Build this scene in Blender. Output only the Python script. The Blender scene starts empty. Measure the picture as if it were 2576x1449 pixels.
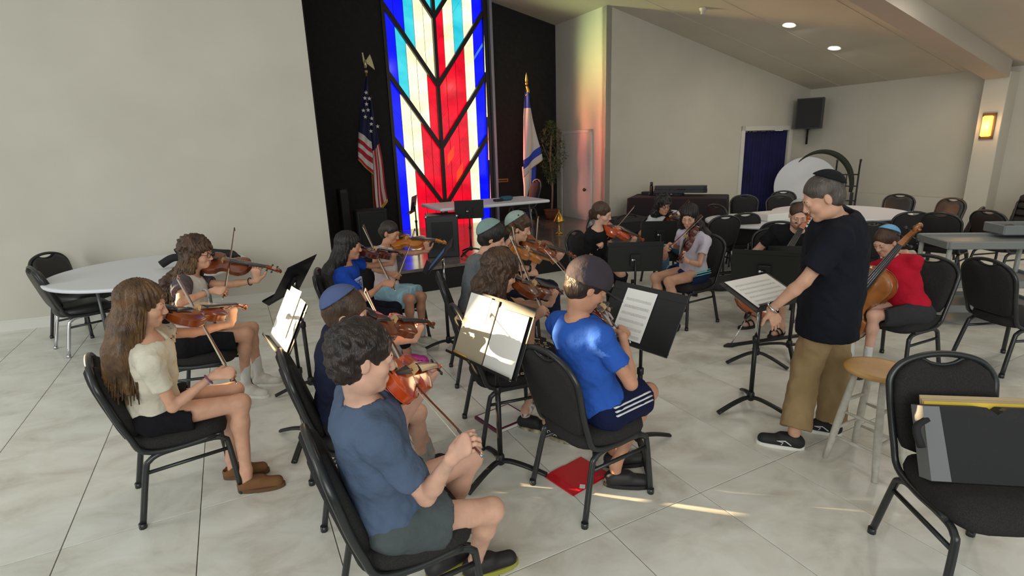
import bpy, bmesh, math, random
import numpy as np
from mathutils import Vector, Matrix
random.seed(7)
rng = np.random.default_rng(5)
PI = math.pi
# ------------------------------------------------------------------ camera
IW, IH = 2576, 1449
FOC, PITCH, ROLL, HC = 1350.9, 0.25734, -0.03307, 1.85
_f = np.array([0, math.cos(PITCH), -math.sin(PITCH)])
_u = np.array([0, math.sin(PITCH), math.cos(PITCH)])
_x = np.array([1., 0, 0])
_c, _s = math.cos(ROLL), math.sin(ROLL)
RC = np.array([_c * _x + _s * _u, -_s * _x + _c * _u, -_f]).T
CAM = np.array([0, 0, HC])
cd = bpy.data.cameras.new('camera')
cam = bpy.data.objects.new('camera', cd)
bpy.context.scene.collection.objects.link(cam)
m4 = Matrix([[*RC[0], 0], [*RC[1], 0], [*RC[2], HC], [0, 0, 0, 1]])
cam.matrix_world = m4
cd.sensor_width = 36
cd.lens = FOC / IW * 36
cd.clip_start = 0.05
bpy.context.scene.camera = cam
# ------------------------------------------------------------------ view, world, lights
sc = bpy.context.scene
sc.view_settings.view_transform = 'Standard'
sc.view_settings.look = 'None'
sc.view_settings.gamma = 1
sc.view_settings.use_curve_mapping = False
sc.view_settings.exposure = 0.24
w = bpy.data.worlds.new('daylight')
sc.world = w
w.use_nodes = True
w.node_tree.nodes['Background'].inputs[0].default_value = (0.88, 0.94, 0.93, 1)
w.node_tree.nodes['Background'].inputs[1].default_value = 0.62
YAW = 0.47154
ca, sa = math.cos(YAW), math.sin(YAW)


def XY(s, t, z=0.):
    return np.array([s * ca - t * sa, s * sa + t * ca, z])


def light(name, kind, loc, energy, color=(1, 1, 1), size=1, sy=None, direc=(0, 0, -1), **kw):
    d = bpy.data.lights.new(name, kind)
    d.energy = energy
    d.color = color
    if kind == 'AREA':
        d.size = size
        if sy:
            d.shape = 'RECTANGLE'
            d.size_y = sy
    for k, v in kw.items():
        setattr(d, k, v)
    o = bpy.data.objects.new(name, d)
    o.location = Vector([float(q) for q in loc])
    o.rotation_euler = Vector(direc).to_track_quat('-Z', 'Y').to_euler()
    sc.collection.objects.link(o)
    return o


SUN_AZ = math.radians(-12.5)
SUN_EL = math.radians(9.5)
SUND = np.array([math.cos(SUN_AZ) * math.cos(SUN_EL), math.sin(SUN_AZ) * math.cos(SUN_EL), -math.sin(SUN_EL)])
light('low_sun', 'SUN', (-20, 6, 6), 28.0, (1.0, 0.70, 0.38), direc=tuple(SUND), angle=0.009)
# big soft daylight as area lights, assumed from unseen glazing behind the camera and on the left
light('assumed_daylight_left', 'AREA', (-8.2, 1.2, 2.0), 190, (0.92, 0.96, 0.95), 3.0, 3.4, (0.9, 0.35, -0.12))
light('assumed_daylight_rear', 'AREA', (0.5, -5.5, 3.2), 300, (0.96, 0.97, 0.93), 7, 3.0, (0.0, 0.95, -0.2))


def ceil_z(s):
    return 4.26 - .225 * (s - 6.5)


# ------------------------------------------------------------------ helpers
def lin(r, g=None, b=None):
    if g is None:
        r, g, b = r
    f = lambda c: ((c / 255 + .055) / 1.055) ** 2.4 if c > 10 else c / 255 / 12.92
    return (f(r), f(g), f(b), 1)


COL = sc.collection
MATS = {}


def mat(name, rgb, rough=.6, metal=0., noise=None, bump=None, spec=.5, emit=None, coat=0, trans=0, sheen=0, objvar=0):
    """rgb 0-255 srgb; noise=(scale, rgb2, detail); bump=(scale, strength)"""
    if name in MATS:
        return MATS[name]
    m = bpy.data.materials.new(name)
    m.use_nodes = True
    nt = m.node_tree
    b = nt.nodes['Principled BSDF']
    b.inputs['Base Color'].default_value = lin(rgb)
    b.inputs['Roughness'].default_value = rough
    b.inputs['Metallic'].default_value = metal
    b.inputs['Specular IOR Level'].default_value = spec
    if coat:
        b.inputs['Coat Weight'].default_value = coat
        b.inputs['Coat Roughness'].default_value = .08
    if sheen:
        b.inputs['Sheen Weight'].default_value = sheen
    if trans:
        b.inputs['Transmission Weight'].default_value = trans
    if emit:
        b.inputs['Emission Color'].default_value = lin(emit[0])
        b.inputs['Emission Strength'].default_value = emit[1]
    tc = nt.nodes.new('ShaderNodeTexCoord')
    if noise:
        n = nt.nodes.new('ShaderNodeTexNoise')
        n.inputs['Scale'].default_value = noise[0]
        n.inputs['Detail'].default_value = noise[2] if len(noise) > 2 else 4
        nt.links.new(tc.outputs['Object'], n.inputs['Vector'])
        r = nt.nodes.new('ShaderNodeValToRGB')
        r.color_ramp.elements[0].position = .35
        r.color_ramp.elements[1].position = .68
        r.color_ramp.elements[0].color = lin(rgb)
        r.color_ramp.elements[1].color = lin(noise[1])
        nt.links.new(n.outputs['Fac'], r.inputs['Fac'])
        nt.links.new(r.outputs['Color'], b.inputs['Base Color'])
    if bump:
        n2 = nt.nodes.new('ShaderNodeTexNoise')
        n2.inputs['Scale'].default_value = bump[0]
        n2.inputs['Detail'].default_value = 5
        nt.links.new(tc.outputs['Object'], n2.inputs['Vector'])
        bp = nt.nodes.new('ShaderNodeBump')
        bp.inputs['Strength'].default_value = bump[1]
        bp.inputs['Distance'].default_value = .01
        nt.links.new(n2.outputs['Fac'], bp.inputs['Height'])
        nt.links.new(bp.outputs['Normal'], b.inputs['Normal'])
    MATS[name] = m
    return m


def mesh_np(name, V, F, m, parent=None, smooth=True):
    me = bpy.data.meshes.new(name)
    V = np.asarray(V, np.float32)
    F = np.asarray(F, np.int32)
    n, k = F.shape
    me.vertices.add(len(V))
    me.vertices.foreach_set('co', V.ravel())
    me.loops.add(n * k)
    me.loops.foreach_set('vertex_index', F.ravel())
    me.polygons.add(n)
    me.polygons.foreach_set('loop_start', np.arange(0, n * k, k, dtype=np.int32))
    me.polygons.foreach_set('loop_total', np.full(n, k, np.int32))
    me.polygons.foreach_set('use_smooth', np.full(n, smooth))
    me.update(calc_edges=True)
    me.validate()
    me.materials.append(m)
    o = bpy.data.objects.new(name, me)
    COL.objects.link(o)
    if parent:
        o.parent = parent
    return o


class MB:
    """mesh builder: lists of verts and faces"""

    def __init__(s):
        s.v, s.f, s.sm = [], [], []

    def add(s, vs, fs, smooth=False):
        k = len(s.v)
        s.v += [tuple(map(float, p)) for p in vs]
        s.f += [tuple(i + k for i in f) for f in fs]
        s.sm += [smooth] * len(fs)
        return s

    def box(s, c, d, rz=0, M=None, bev=0):
        hx, hy, hz = d[0] / 2, d[1] / 2, d[2] / 2
        if bev:
            b = min(bev, hx * .9, hy * .9, hz * .9)
            vs = []
            for sz in (-1, 1):
                for (ix, iy, oz) in ((hx - b, hy - b, hz), ):
                    pass
            lay = [(-hz, b), (-hz + b, 0), (hz - b, 0), (hz, b)]
            pts = []
            for z, ins in lay:
                x, y = hx - ins, hy - ins
                cb = b
                pts.append([(x - cb, -y, z), (x, -y + cb, z), (x, y - cb, z), (x - cb, y, z), (-x + cb, y, z), (-x, y - cb, z), (-x, -y + cb, z), (-x + cb, -y, z)])
            vs = [p for l in pts for p in l]
            fs = [tuple(range(7, -1, -1)), tuple(range(24, 32))]
            for l in range(3):
                for i in range(8):
                    j = (i + 1) % 8
                    fs.append((l * 8 + i, l * 8 + j, l * 8 + 8 + j, l * 8 + 8 + i))
        else:
            vs = [(x, y, z) for z in (-hz, hz) for (x, y) in ((-hx, -hy), (hx, -hy), (hx, hy), (-hx, hy))]
            fs = [(3, 2, 1, 0), (4, 5, 6, 7), (0, 1, 5, 4), (1, 2, 6, 5), (2, 3, 7, 6), (3, 0, 4, 7)]
        R = M if M is not None else Matrix.Rotation(rz, 3, 'Z')
        cc = Vector(c)
        return s.add([R @ Vector(p) + cc for p in vs], fs)

    def tube(s, pts, r, n=8, cap=True, rs=None, flat=1.0):
        P = [Vector(p) for p in pts]
        rs = rs or [r] * len(P)
        T = []
        for i in range(len(P)):
            a = P[max(i - 1, 0)]
            b = P[min(i + 1, len(P) - 1)]
            T.append((b - a).normalized())
        up = Vector((0, 0, 1)) if abs(T[0].z) < .9 else Vector((1, 0, 0))
        N = (up - T[0] * up.dot(T[0])).normalized()
        vs = []
        for i in range(len(P)):
            N = (N - T[i] * N.dot(T[i])).normalized()
            B = T[i].cross(N)
            for k in range(n):
                a = 2 * PI * k / n
                vs.append(P[i] + N * (math.cos(a) * rs[i] * flat) + B * (math.sin(a) * rs[i]))
        fs = []
        for i in range(len(P) - 1):
            for k in range(n):
                j = (k + 1) % n
                fs.append((i * n + k, i * n + j, i * n + n + j, i * n + n + k))
        s.add(vs, fs, True)
        if cap:
            k0 = len(s.v) - len(vs)
            s.f.append(tuple(k0 + i for i in range(n - 1, -1, -1)))
            s.f.append(tuple(k0 + (len(P) - 1) * n + i for i in range(n)))
            s.sm += [False, False]
        return s

    def lathe(s, prof, c=(0, 0, 0), n=16, M=None, cap=True):
        vs, fs = [], []
        R = M if M is not None else Matrix.Identity(3)
        for r, z in prof:
            for k in range(n):
                a = 2 * PI * k / n
                vs.append(R @ Vector((r * math.cos(a), r * math.sin(a), z)) + Vector(c))
        for i in range(len(prof) - 1):
            for k in range(n):
                j = (k + 1) % n
                fs.append((i * n + k, i * n + j, i * n + n + j, i * n + n + k))
        s.add(vs, fs, True)
        if not cap: return s
        k0 = len(s.v) - len(vs)
        s.f.append(tuple(k0 + i for i in range(n - 1, -1, -1)))
        s.f.append(tuple(k0 + (len(prof) - 1) * n + i for i in range(n)))
        s.sm += [False, False]
        return s

    def ball(s, c, r, n=10, m=6, M=None):
        if not isinstance(r, (tuple, list)):
            r = (r, r, r)
        prof = [(max(math.sin(PI * i / m), .01), -math.cos(PI * i / m)) for i in range(m + 1)]
        S = Matrix.Diagonal(Vector(r))
        R = (M if M is not None else Matrix.Identity(3)) @ S
        return s.lathe(prof, c, n, R)

    def prism(s, poly, z0, z1, M=None, off=(0, 0, 0)):
        n = len(poly)
        R = M if M is not None else Matrix.Identity(3)
        O = Vector(off)
        vs = [R @ Vector((x, y, z0)) + O for x, y in poly] + [R @ Vector((x, y, z1)) + O for x, y in poly]
        fs = [tuple(range(n - 1, -1, -1)), tuple(range(n, 2 * n))]
        fs += [(i, (i + 1) % n, n + (i + 1) % n, n + i) for i in range(n)]
        return s.add(vs, fs)

    def build(s, name, m, parent=None, M=None):
        me = bpy.data.meshes.new(name)
        vs = s.v if M is None else [M @ Vector(p) for p in s.v]
        me.from_pydata(vs, [], s.f)
        me.polygons.foreach_set('use_smooth', s.sm)
        me.update()
        if m:
            me.materials.append(m)
        o = bpy.data.objects.new(name, me)
        COL.objects.link(o)
        if parent:
            o.parent = parent
        return o


def empty(name, loc=(0, 0, 0), rz=0, label=None, cat=None, group=None, parent=None):
    o = bpy.data.objects.new(name, None)
    o.empty_display_size = .1
    COL.objects.link(o)
    o.location = Vector([float(q) for q in loc])
    o.rotation_euler = (0, 0, rz)
    tag(o, label, cat, group)
    if parent:
        o.parent = parent
    return o


def tag(o, label=None, cat=None, group=None, kind=None):
    if label: o['label'] = label
    if cat: o['category'] = cat
    if group: o['group'] = group
    if kind: o['kind'] = kind
    return o


def dup(root, loc, rz, label=None, group=None, cat=None):
    r = root.copy()
    COL.objects.link(r)
    r.location = Vector([float(q) for q in loc])
    r.rotation_euler = (0, 0, rz)
    tag(r, label, cat, group)
    for ch in list(root.children):
        c = ch.copy()
        COL.objects.link(c)
        c.parent = r
        for g in list(ch.children):
            d = g.copy()
            COL.objects.link(d)
            d.parent = c
    return r


# pixel helpers: where the sight line through an image point meets a real surface
def ray(px, py):
    d = RC @ np.array([(px - IW / 2) / FOC, -(py - IH / 2) / FOC, -1.])
    return d / np.linalg.norm(d)


def fl(px, py, z=0.):
    d = ray(px, py)
    return CAM + d * ((z - HC) / d[2])


def onT(px, py, t):
    d = ray(px, py)
    n = np.array([-sa, ca])
    p = CAM + d * (t / (n @ d[:2]))
    return p[0] * ca + p[1] * sa, p[2]


def near_pt(px, py, P):
    d = ray(px, py)
    return CAM + d * max(.3, float((np.asarray(P) - CAM) @ d))


def unit(v):
    v = np.asarray(v, float)
    return v / (np.linalg.norm(v) + 1e-9)


# ------------------------------------------------------------------ room
def wall_mat(name, rgb):
    return mat(name, rgb, .75, noise=(1.2, tuple(int(c * .965) for c in rgb), 3), bump=(60, .06), spec=.25)


M_wall = wall_mat('wall_paint', (196, 192, 180))
M_ceil = wall_mat('ceiling_paint', (205, 198, 184))
M_black = mat('black_wall_paint', (24, 22, 23), .7, noise=(14, (32, 29, 29), 4), bump=(40, .15), spec=.3)
M_trim = mat('trim_paint', (205, 203, 196), .45)
M_grout = mat('grout', (96, 92, 84), .9)


def struct(name, mb, m):
    o = mb.build(name, m)
    tag(o, kind='structure')
    return o


def wall_st(name, s0, t0, s1, t1, z0, z1, th, m, z1b=None):
    """upright wall slab between two plan points; top may slope (z1 at start, z1b at end); thickness to the left of travel"""
    a, b = XY(s0, t0), XY(s1, t1)
    d = unit(b - a)
    n = np.array([-d[1], d[0], 0]) * th
    z1b = z1 if z1b is None else z1b
    mb = MB()
    vs = []
    for p, zt in ((a, z1), (b, z1b)):
        for q in (p, p + n):
            vs += [(q[0], q[1], z0), (q[0], q[1], zt)]
    mb.add(vs, [(0, 4, 5, 1), (6, 2, 3, 7), (1, 5, 7, 3), (2, 6, 4, 0), (2, 0, 1, 3), (4, 6, 7, 5)])
    return struct(name, mb, m)


# floor slab + individual large-format tiles (0.6 x 1.2 m), child objects sharing one mesh
flo = empty('floor')
tag(flo, kind='structure')
MB().box((0, 0, 0), (1, 1, 1)).build('subfloor', M_grout, flo).matrix_local = Matrix.Translation((1.5, 5.5, -.03)) @ Matrix.Rotation(YAW, 4, 'Z') @ Matrix.Diagonal((21, 21, .05, 1))
m = bpy.data.materials.new('porcelain_tile')
m.use_nodes = True
nt = m.node_tree
b = nt.nodes['Principled BSDF']
tc = nt.nodes.new('ShaderNodeNewGeometry')
oi = nt.nodes.new('ShaderNodeObjectInfo')
va = nt.nodes.new('ShaderNodeVectorMath')
va.operation = 'ADD'
nt.links.new(tc.outputs['Position'], va.inputs[0])
vs_ = nt.nodes.new('ShaderNodeVectorMath')
vs_.operation = 'SCALE'
nt.links.new(oi.outputs['Random'], vs_.inputs['Scale'])
vs_.inputs[0].default_value = (7, 3, 5)
nt.links.new(vs_.outputs[0], va.inputs[1])
mp = nt.nodes.new('ShaderNodeMapping')
mp.inputs['Rotation'].default_value = (0, 0, -YAW)
mp.inputs['Scale'].default_value = (1, 1.5, 1)
nt.links.new(va.outputs[0], mp.inputs['Vector'])
n1 = nt.nodes.new('ShaderNodeTexNoise')
n1.inputs['Scale'].default_value = 2.6
n1.inputs['Detail'].default_value = 8
n1.inputs['Roughness'].default_value = .62
n1.inputs['Distortion'].default_value = .5
nt.links.new(mp.outputs[0], n1.inputs['Vector'])
r1 = nt.nodes.new('ShaderNodeValToRGB')
cr_ = r1.color_ramp
cr_.elements[0].position = .33
cr_.elements[0].color = lin(194, 190, 178)
cr_.elements[1].position = .66
cr_.elements[1].color = lin(226, 227, 219)
e = cr_.elements.new(.48)
e.color = lin(214, 213, 203)
nt.links.new(n1.outputs['Fac'], r1.inputs['Fac'])
nt.links.new(r1.outputs['Color'], b.inputs['Base Color'])
b.inputs['Roughness'].default_value = .32
b.inputs['Specular IOR Level'].default_value = .45
MATS['tile'] = m
TS, TT = .327 * HC, .666 * HC
tile = None
s00, t00 = -.539 * HC, .977 * HC
for i in range(-4, 21):
    for j in range(-2, 8):
        sc_, tc_ = s00 + (i + .5) * TS, t00 + (j + .5) * TT
        p = XY(sc_, tc_)
        if p[1] < 1.0 or abs(p[0] - .3) > 1.35 * p[1] + 1.7 or sc_ > 12.6 or tc_ > 10.4 or (sc_ < 6.4 and tc_ > 8.6):
            continue
        if sc_ < 1.2 and (p[1] - (7.85 + .346 * p[0])) > 1.0:
            continue
        if sc_ > 6.4 and tc_ > 9.0:
            continue
        if tile is None:
            tile = MB().box((0, 0, 0), (TS - .0045, TT - .0045, .012), bev=.0012).build('floor_tile', m, flo)
            o = tile
        else:
            o = tile.copy()
            COL.objects.link(o)
            o.parent = flo
        o.location = Vector((p[0], p[1], -.006))
        o.rotation_euler = (0, 0, YAW)

# left wall (runs at its own angle) and its end into the black recess
LW0, LWD = np.array([-3.27, 6.72, 0]), np.array([math.cos(math.radians(19.1)), math.sin(math.radians(19.1)), 0])
lwe = LW0 + LWD * .945
LW1 = LW0 - LWD * 5.0


def wall_xy(name, a, b_, z0, z1, th, m, z1b=None):
    ia = (a[0] * ca + a[1] * sa, -a[0] * sa + a[1] * ca)
    ib = (b_[0] * ca + b_[1] * sa, -b_[0] * sa + b_[1] * ca)
    return wall_st(name, *ia, *ib, z0, z1, th, m, z1b)


wall_xy('wall_left', LW1, lwe, 0, 5.7, .14, M_wall)
# skirting with a bevelled top edge
bd = MB()
nn = np.array([LWD[1], -LWD[0], 0])
a, b_ = LW1 + nn * 0.0, lwe
for off, z0, z1 in ((.016, 0, .105), (.010, .105, .125)):
    vs = []
    for p in (a, b_):
        for q in (p, p + nn * off):
            vs += [(q[0], q[1], z0), (q[0], q[1], z1)]
    bd.add(vs, [(0, 4, 5, 1), (6, 2, 3, 7), (1, 5, 7, 3), (2, 6, 4, 0), (2, 0, 1, 3), (4, 6, 7, 5)])
struct('baseboard_left', bd, M_trim)
# recess: black side return, black back wall with opening for the stained glass
le = (lwe[0] * ca + lwe[1] * sa, -lwe[0] * sa + lwe[1] * ca)
TW = 10.37
wall_st('wall_recess_left', le[0] + .03, le[1] + .10, le[0], TW + .2, 0, 5.7, .15, M_black)
WS0, WS1, WZ0, WZ1 = 2.86, 4.86, .02, 5.35
struct_back = MB()
for (s0, s1, z0, z1) in ((le[0] - .2, WS0, 0, 5.8), (WS1, 6.56, 0, 5.8), (WS0, WS1, WZ1, 5.8), (WS0, WS1, 0, WZ0)):
    c = XY((s0 + s1) / 2, TW + .1, (z0 + z1) / 2)
    struct_back.box(c, (s1 - s0, .2, z1 - z0), YAW)
struct('wall_back', struct_back, M_black)
# white return wall with its door, long right wall, end wall
wall_st('wall_return', 6.50, TW, 6.50, 8.62, 0, 4.5, .12, M_wall)
wall_st('wall_right', 6.50, 8.62, 10.30, 8.62, 0, ceil_z(6.3) + .15, .15, M_wall, ceil_z(10.3) + .15)
wall_st('wall_right_b', 11.80, 8.62, 12.47, 8.62, 0, ceil_z(11.8) + .15, .15, M_wall, ceil_z(12.45) + .15)
wall_st('wall_right_c', 10.30, 8.62, 11.80, 8.62, 2.02, ceil_z(10.3) + .15, .15, M_wall, ceil_z(11.8) + .15)
for n_, o_ in (('wall_right_b', 'trim'), ):
    pass
wall_st('wall_end', 12.45, 8.62, 12.45, -1.5, 0, 3.05, .15, M_wall)
wall_st('wall_end_low', 12.20, 7.15, 12.20, 5.2, 0, .62, .25, M_wall)
# skirtings
wall_st('baseboard_end', 12.435, 8.6, 12.435, 7.2, 0, .11, -.0001, M_trim)
wall_st('baseboard_right', 6.6, 8.605, 10.28, 8.605, 0, .11, .02, M_trim)
# door casing round the curtained doorway
tr = MB()
for s0, s1, z0, z1 in ((10.20, 10.30, 0, 2.12), (11.80, 11.90, 0, 2.12), (10.20, 11.90, 2.02, 2.12)):
    tr.box(XY((s0 + s1) / 2, 8.60, (z0 + z1) / 2), (s1 - s0, .045, z1 - z0), YAW, bev=.006)
struct('trim_1', tr, M_trim)
# curtain: pleated cloth filling the doorway
M_curt = mat('navy_velvet', (20, 20, 74), .95, noise=(3, (14, 14, 58), 3), sheen=.0)
cu = MB()
N = 150
vs = []
for i in range(N + 1):
    s = 10.31 + 1.48 * i / N
    for k, z in enumerate((2.01, 1.3, .6, .03)):
        amp = (.012, .02, .026, .03)[k]
        t = 8.66 + amp * math.sin(i * .62 + .4 * math.sin(i * .13)) + .01 * math.sin(i * .21 + k)
        vs.append(tuple(XY(s, t, z)))
cu.add(vs, [(i * 4 + k, i * 4 + 4 + k, i * 4 + 5 + k, i * 4 + 1 + k) for i in range(N) for k in range(3)], True)
o = cu.build('doorway_curtain', M_curt)
sm_ = o.modifiers.new('t', 'SOLIDIFY')
sm_.thickness = .006
tag(o, 'navy blue pleated curtain filling the doorway by the wall speaker', 'curtain')
tube_ = MB().tube([XY(10.31, 8.66, 2.0), XY(11.79, 8.66, 2.0)], .01).build('curtain_rod', mat('steel', (150, 150, 150), .35, 1), o)

wall_st('wall_light_block', 10.2, 9.1, 11.95, 9.1, 0, 2.3, .05, M_black)  # black panel added behind the curtain to stop daylight leaking through
# ceiling plane sloping down along the long wall, with panel seams and the boxed beam
def ceil_poly(pts, th=.12):
    mb = MB()
    P = [XY(s, t, ceil_z(s)) for s, t in pts]
    n = len(P)
    vs = list(P) + [p + np.array([0, 0, th]) for p in P]
    mb.add(vs, [tuple(range(n)), tuple(range(2 * n - 1, n - 1, -1))] + [(i, n + i, n + (i + 1) % n, (i + 1) % n) for i in range(n)])
    return mb
struct('ceiling', ceil_poly([(-1.5, -3.5), (-1.5, 10.6), (6.62, 10.6), (6.62, 8.77), (12.6, 8.77), (12.6, -3.5)]), M_ceil)
beam = MB()
P = []
for s in (12.1, 2.0):
    for t in (4.75, 5.1):
        for dz in (-.27, .02):
            P.append(XY(s, t, ceil_z(s) + dz))
beam.add(P, [(0, 1, 3, 2), (4, 6, 7, 5), (0, 2, 6, 4), (2, 3, 7, 6), (1, 0, 4, 5), (3, 1, 5, 7)])
struct('trim_beam', beam, mat('beam_paint', (176, 168, 156), .75, bump=(50, .05)))
beam2 = MB()
for t in (5.6, 6.9, 7.9):
    P = []
    for s in (12.4, 6.7):
        for tt in (t, t + .012):
            for dz in (-.006, .02):
                P.append(XY(s, tt, ceil_z(s) + dz))
    beam2.add(P, [(0, 1, 3, 2), (4, 6, 7, 5), (0, 2, 6, 4), (2, 3, 7, 6), (1, 0, 4, 5), (3, 1, 5, 7)])
struct('trim_ceiling_seams', beam2, M_ceil)
colm = MB().box(XY(12.28, 4.925, 1.4), (.34, .36, 2.85), YAW, bev=.008)
struct('wall_column', colm, M_wall)
# unseen wall added to mask the low sun, gaps cut to place its patches
WX = -8.3
def hole(T, dy, dz):
    T = np.array(T, float)
    k = (T[0] - WX) / SUND[0]
    p = T - SUND * k
    return (p[1] - dy, p[1] + dy, p[2] - dz, p[2] + dz)
holes = [hole((-1.36, 3.20, .88), .20, .17), hole((-.10, 2.74, .90), .15, .145), hole((.28, 2.44, 1.27), .075, .085), hole((.22, 2.38, .99), .03, .06),
         hole((.98, 2.52, 0), .02, .11), hole((.66, 2.48, 0), .036, .12), hole((2.03, 2.33, 0), .05, .014), hole((-.15, 2.66, 0), .04, .035),
         hole((-2.02, 2.50, .82), .05, .08), hole((.2, 2.45, .3), .03, .1)]
def holed(name, x, y0, y1, z0, z1, rects, th, m):
    ys = sorted(set([y0, y1] + [v for r in rects for v in r[:2]]))
    zs = sorted(set([z0, z1] + [v for r in rects for v in r[2:]]))
    mb = MB()
    for i in range(len(ys) - 1):
        for j in range(len(zs) - 1):
            cy, cz = (ys[i] + ys[i + 1]) / 2, (zs[j] + zs[j + 1]) / 2
            if cy < y0 or cy > y1 or cz < z0 or cz > z1 or any(r[0] < cy < r[1] and r[2] < cz < r[3] for r in rects):
                continue
            mb.box((x, cy, cz), (th, ys[i + 1] - ys[i], zs[j + 1] - zs[j]))
    return struct(name, mb, m)
holed('wall_sun_mask', WX - .02, -8, 6.5, 0, 5.5, holes, .02, M_wall)

# ------------------------------------------------------------------ return-wall door
dr = empty('door_1', (0, 0, 0))
tag(dr, kind='structure')
M_door = mat('door_paint', (200, 196, 188), .5)
dc = [XY(6.485, t, 0) for t in (10.12, 9.06)]
MB().box(XY(6.478, 9.59, 1.15), (.03, 1.0, 1.84), YAW, bev=.004).build('door_leaf', M_door, dr)
f_ = MB()
for t0, t1, z0, z1 in ((9.02, 9.09, .2, 2.13), (10.09, 10.16, .2, 2.13), (9.02, 10.16, 2.07, 2.13)):
    f_.box(XY(6.477, (t0 + t1) / 2, (z0 + z1) / 2), (.045, t1 - t0, z1 - z0), YAW, bev=.004)
f_.build('door_frame', M_trim, dr)
MB().ball(XY(6.42, 9.2, .95), .033).tube([XY(6.46, 9.2, .95), XY(6.42, 9.2, .95)], .012).build('door_knob', mat('aged_brass', (120, 80, 60), .35, 1), dr)

# ------------------------------------------------------------------ stage
ST_H = .33
stg = empty('floor_stage')
tag(stg, kind='structure')
M_stage = mat('gloss_stage_top', (150, 140, 134), .17, .5, spec=.6, noise=(5, (118, 108, 104), 3))
MB().box(XY(3.85, 8.55, ST_H - .02), (5.4, 3.64, .04), YAW).build('stage_deck', M_stage, stg)
MB().box(XY(3.85, 6.76, ST_H / 2 - .02), (5.4, .04, ST_H - .04), YAW).box(XY(6.53, 8.5, ST_H / 2 - .02), (.04, 3.5, ST_H - .04), YAW).build('stage_skirt', mat('black_stage_skirt', (22, 21, 23), .8), stg)

# ------------------------------------------------------------------ stained glass window
win = empty('window_1')
tag(win, kind='structure')
PAL = dict(b=((8, 20, 235), 1.35), c=((70, 205, 215), 1.1), w=((250, 243, 205), 1.35), r=((225, 10, 38), 1.25), o=((255, 60, 20), 1.3), l=((70, 130, 240), 1.0))
GL = {}
for k, (rgb, st) in PAL.items():
    g = bpy.data.materials.new('stained_glass_' + dict(b='blue', c='cyan', w='cream', r='red', o='orange', l='lightblue')[k])
    g.use_nodes = True
    nt = g.node_tree
    bs = nt.nodes['Principled BSDF']
    bs.inputs['Base Color'].default_value = lin(*[int(c * .25) for c in rgb])
    bs.inputs['Roughness'].default_value = .12
    tcn = nt.nodes.new('ShaderNodeTexCoord')
    nz = nt.nodes.new('ShaderNodeTexNoise')
    nz.inputs['Scale'].default_value = 2.2
    nz.inputs['Detail'].default_value = 6
    mpn = nt.nodes.new('ShaderNodeMapping')
    mpn.inputs['Scale'].default_value = (1, 1, 1.6)
    nt.links.new(tcn.outputs['Object'], mpn.inputs['Vector'])
    nt.links.new(mpn.outputs[0], nz.inputs['Vector'])
    rp = nt.nodes.new('ShaderNodeValToRGB')
    rp.color_ramp.elements[0].position = .3
    rp.color_ramp.elements[1].position = .66
    dk = dict(b=(2, 6, 215), c=(30, 178, 200), w=(226, 214, 158), r=(172, 4, 30), o=(225, 40, 12), l=(60, 110, 225))[k]
    rp.color_ramp.elements[0].color = lin(*dk)
    rp.color_ramp.elements[1].color = lin(*rgb)
    nt.links.new(nz.outputs['Fac'], rp.inputs['Fac'])
    nt.links.new(rp.outputs['Color'], bs.inputs['Emission Color'])
    bs.inputs['Emission Strength'].default_value = st
    GL[k] = g
M_lead = mat('dark_lead', (20, 17, 16), .5)
M_mull = mat('dark_mullion', (34, 26, 22), .4, spec=.5)
CS = 3.83
cols = [2.90 + i * (CS - 2.90) / 5 for i in range(6)] + [CS + i * (4.84 - CS) / 5 for i in range(1, 6)]
VZ = [6.55, 5.40, 4.22, 3.03, 1.87, .72, -.45]          # heights of the V points on the centre mullion
SLL, SLR = 1.43, 1.33                          # slopes of the left and right arms
def armz(k, s):
    return VZ[k] + (CS - s) * SLL if s < CS else VZ[k] + (s - CS) * SLR
bandsL = {1: 'bbccw', 2: 'bbcww', 3: 'bcwwr', 4: 'bwwrr', 5: 'bwrrr', 6: 'brrrr'}
bandsL = {0: 'bbccc', 1: 'bbccc', 2: 'bbcww', 3: 'bcwwr', 4: 'bwwrr', 5: 'bwrrr'}
bandsR = {0: 'ccwcb', 1: 'ccwwl', 2: 'rwcwb', 3: 'rrrwb', 4: 'rrrwb', 5: 'rrrwb'}
lead = MB()
def wbox(mb, s0, z0, s1, z1, wd, dp, t=TW - .0):
    """bar in the window plane from (s0,z0) to (s1,z1)"""
    a_, b2 = XY(s0, t, z0), XY(s1, t, z1)
    d = unit(b2 - a_)
    n = np.array([-sa, ca, 0])
    sd = np.cross(d, n)
    vs = []
    for p in (a_, b2):
        for i in (-1, 1):
            for j in (-1, 1):
                vs.append(p + sd * i * wd / 2 + n * j * dp / 2)
    mb.add(vs, [(0, 1, 3, 2), (4, 6, 7, 5), (0, 2, 6, 4), (2, 3, 7, 6), (1, 0, 4, 5), (3, 1, 5, 7)])
def clip(poly, a_, b_, c_):
    """keep a*s+b*z<=c"""
    out = []
    for i in range(len(poly)):
        p, q = poly[i], poly[(i + 1) % len(poly)]
        dp_, dq = a_ * p[0] + b_ * p[1] - c_, a_ * q[0] + b_ * q[1] - c_
        if dp_ <= 0: out.append(p)
        if dp_ * dq < 0:
            k = dp_ / (dp_ - dq)
            out.append((p[0] + k * (q[0] - p[0]), p[1] + k * (q[1] - p[1])))
    return out
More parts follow.
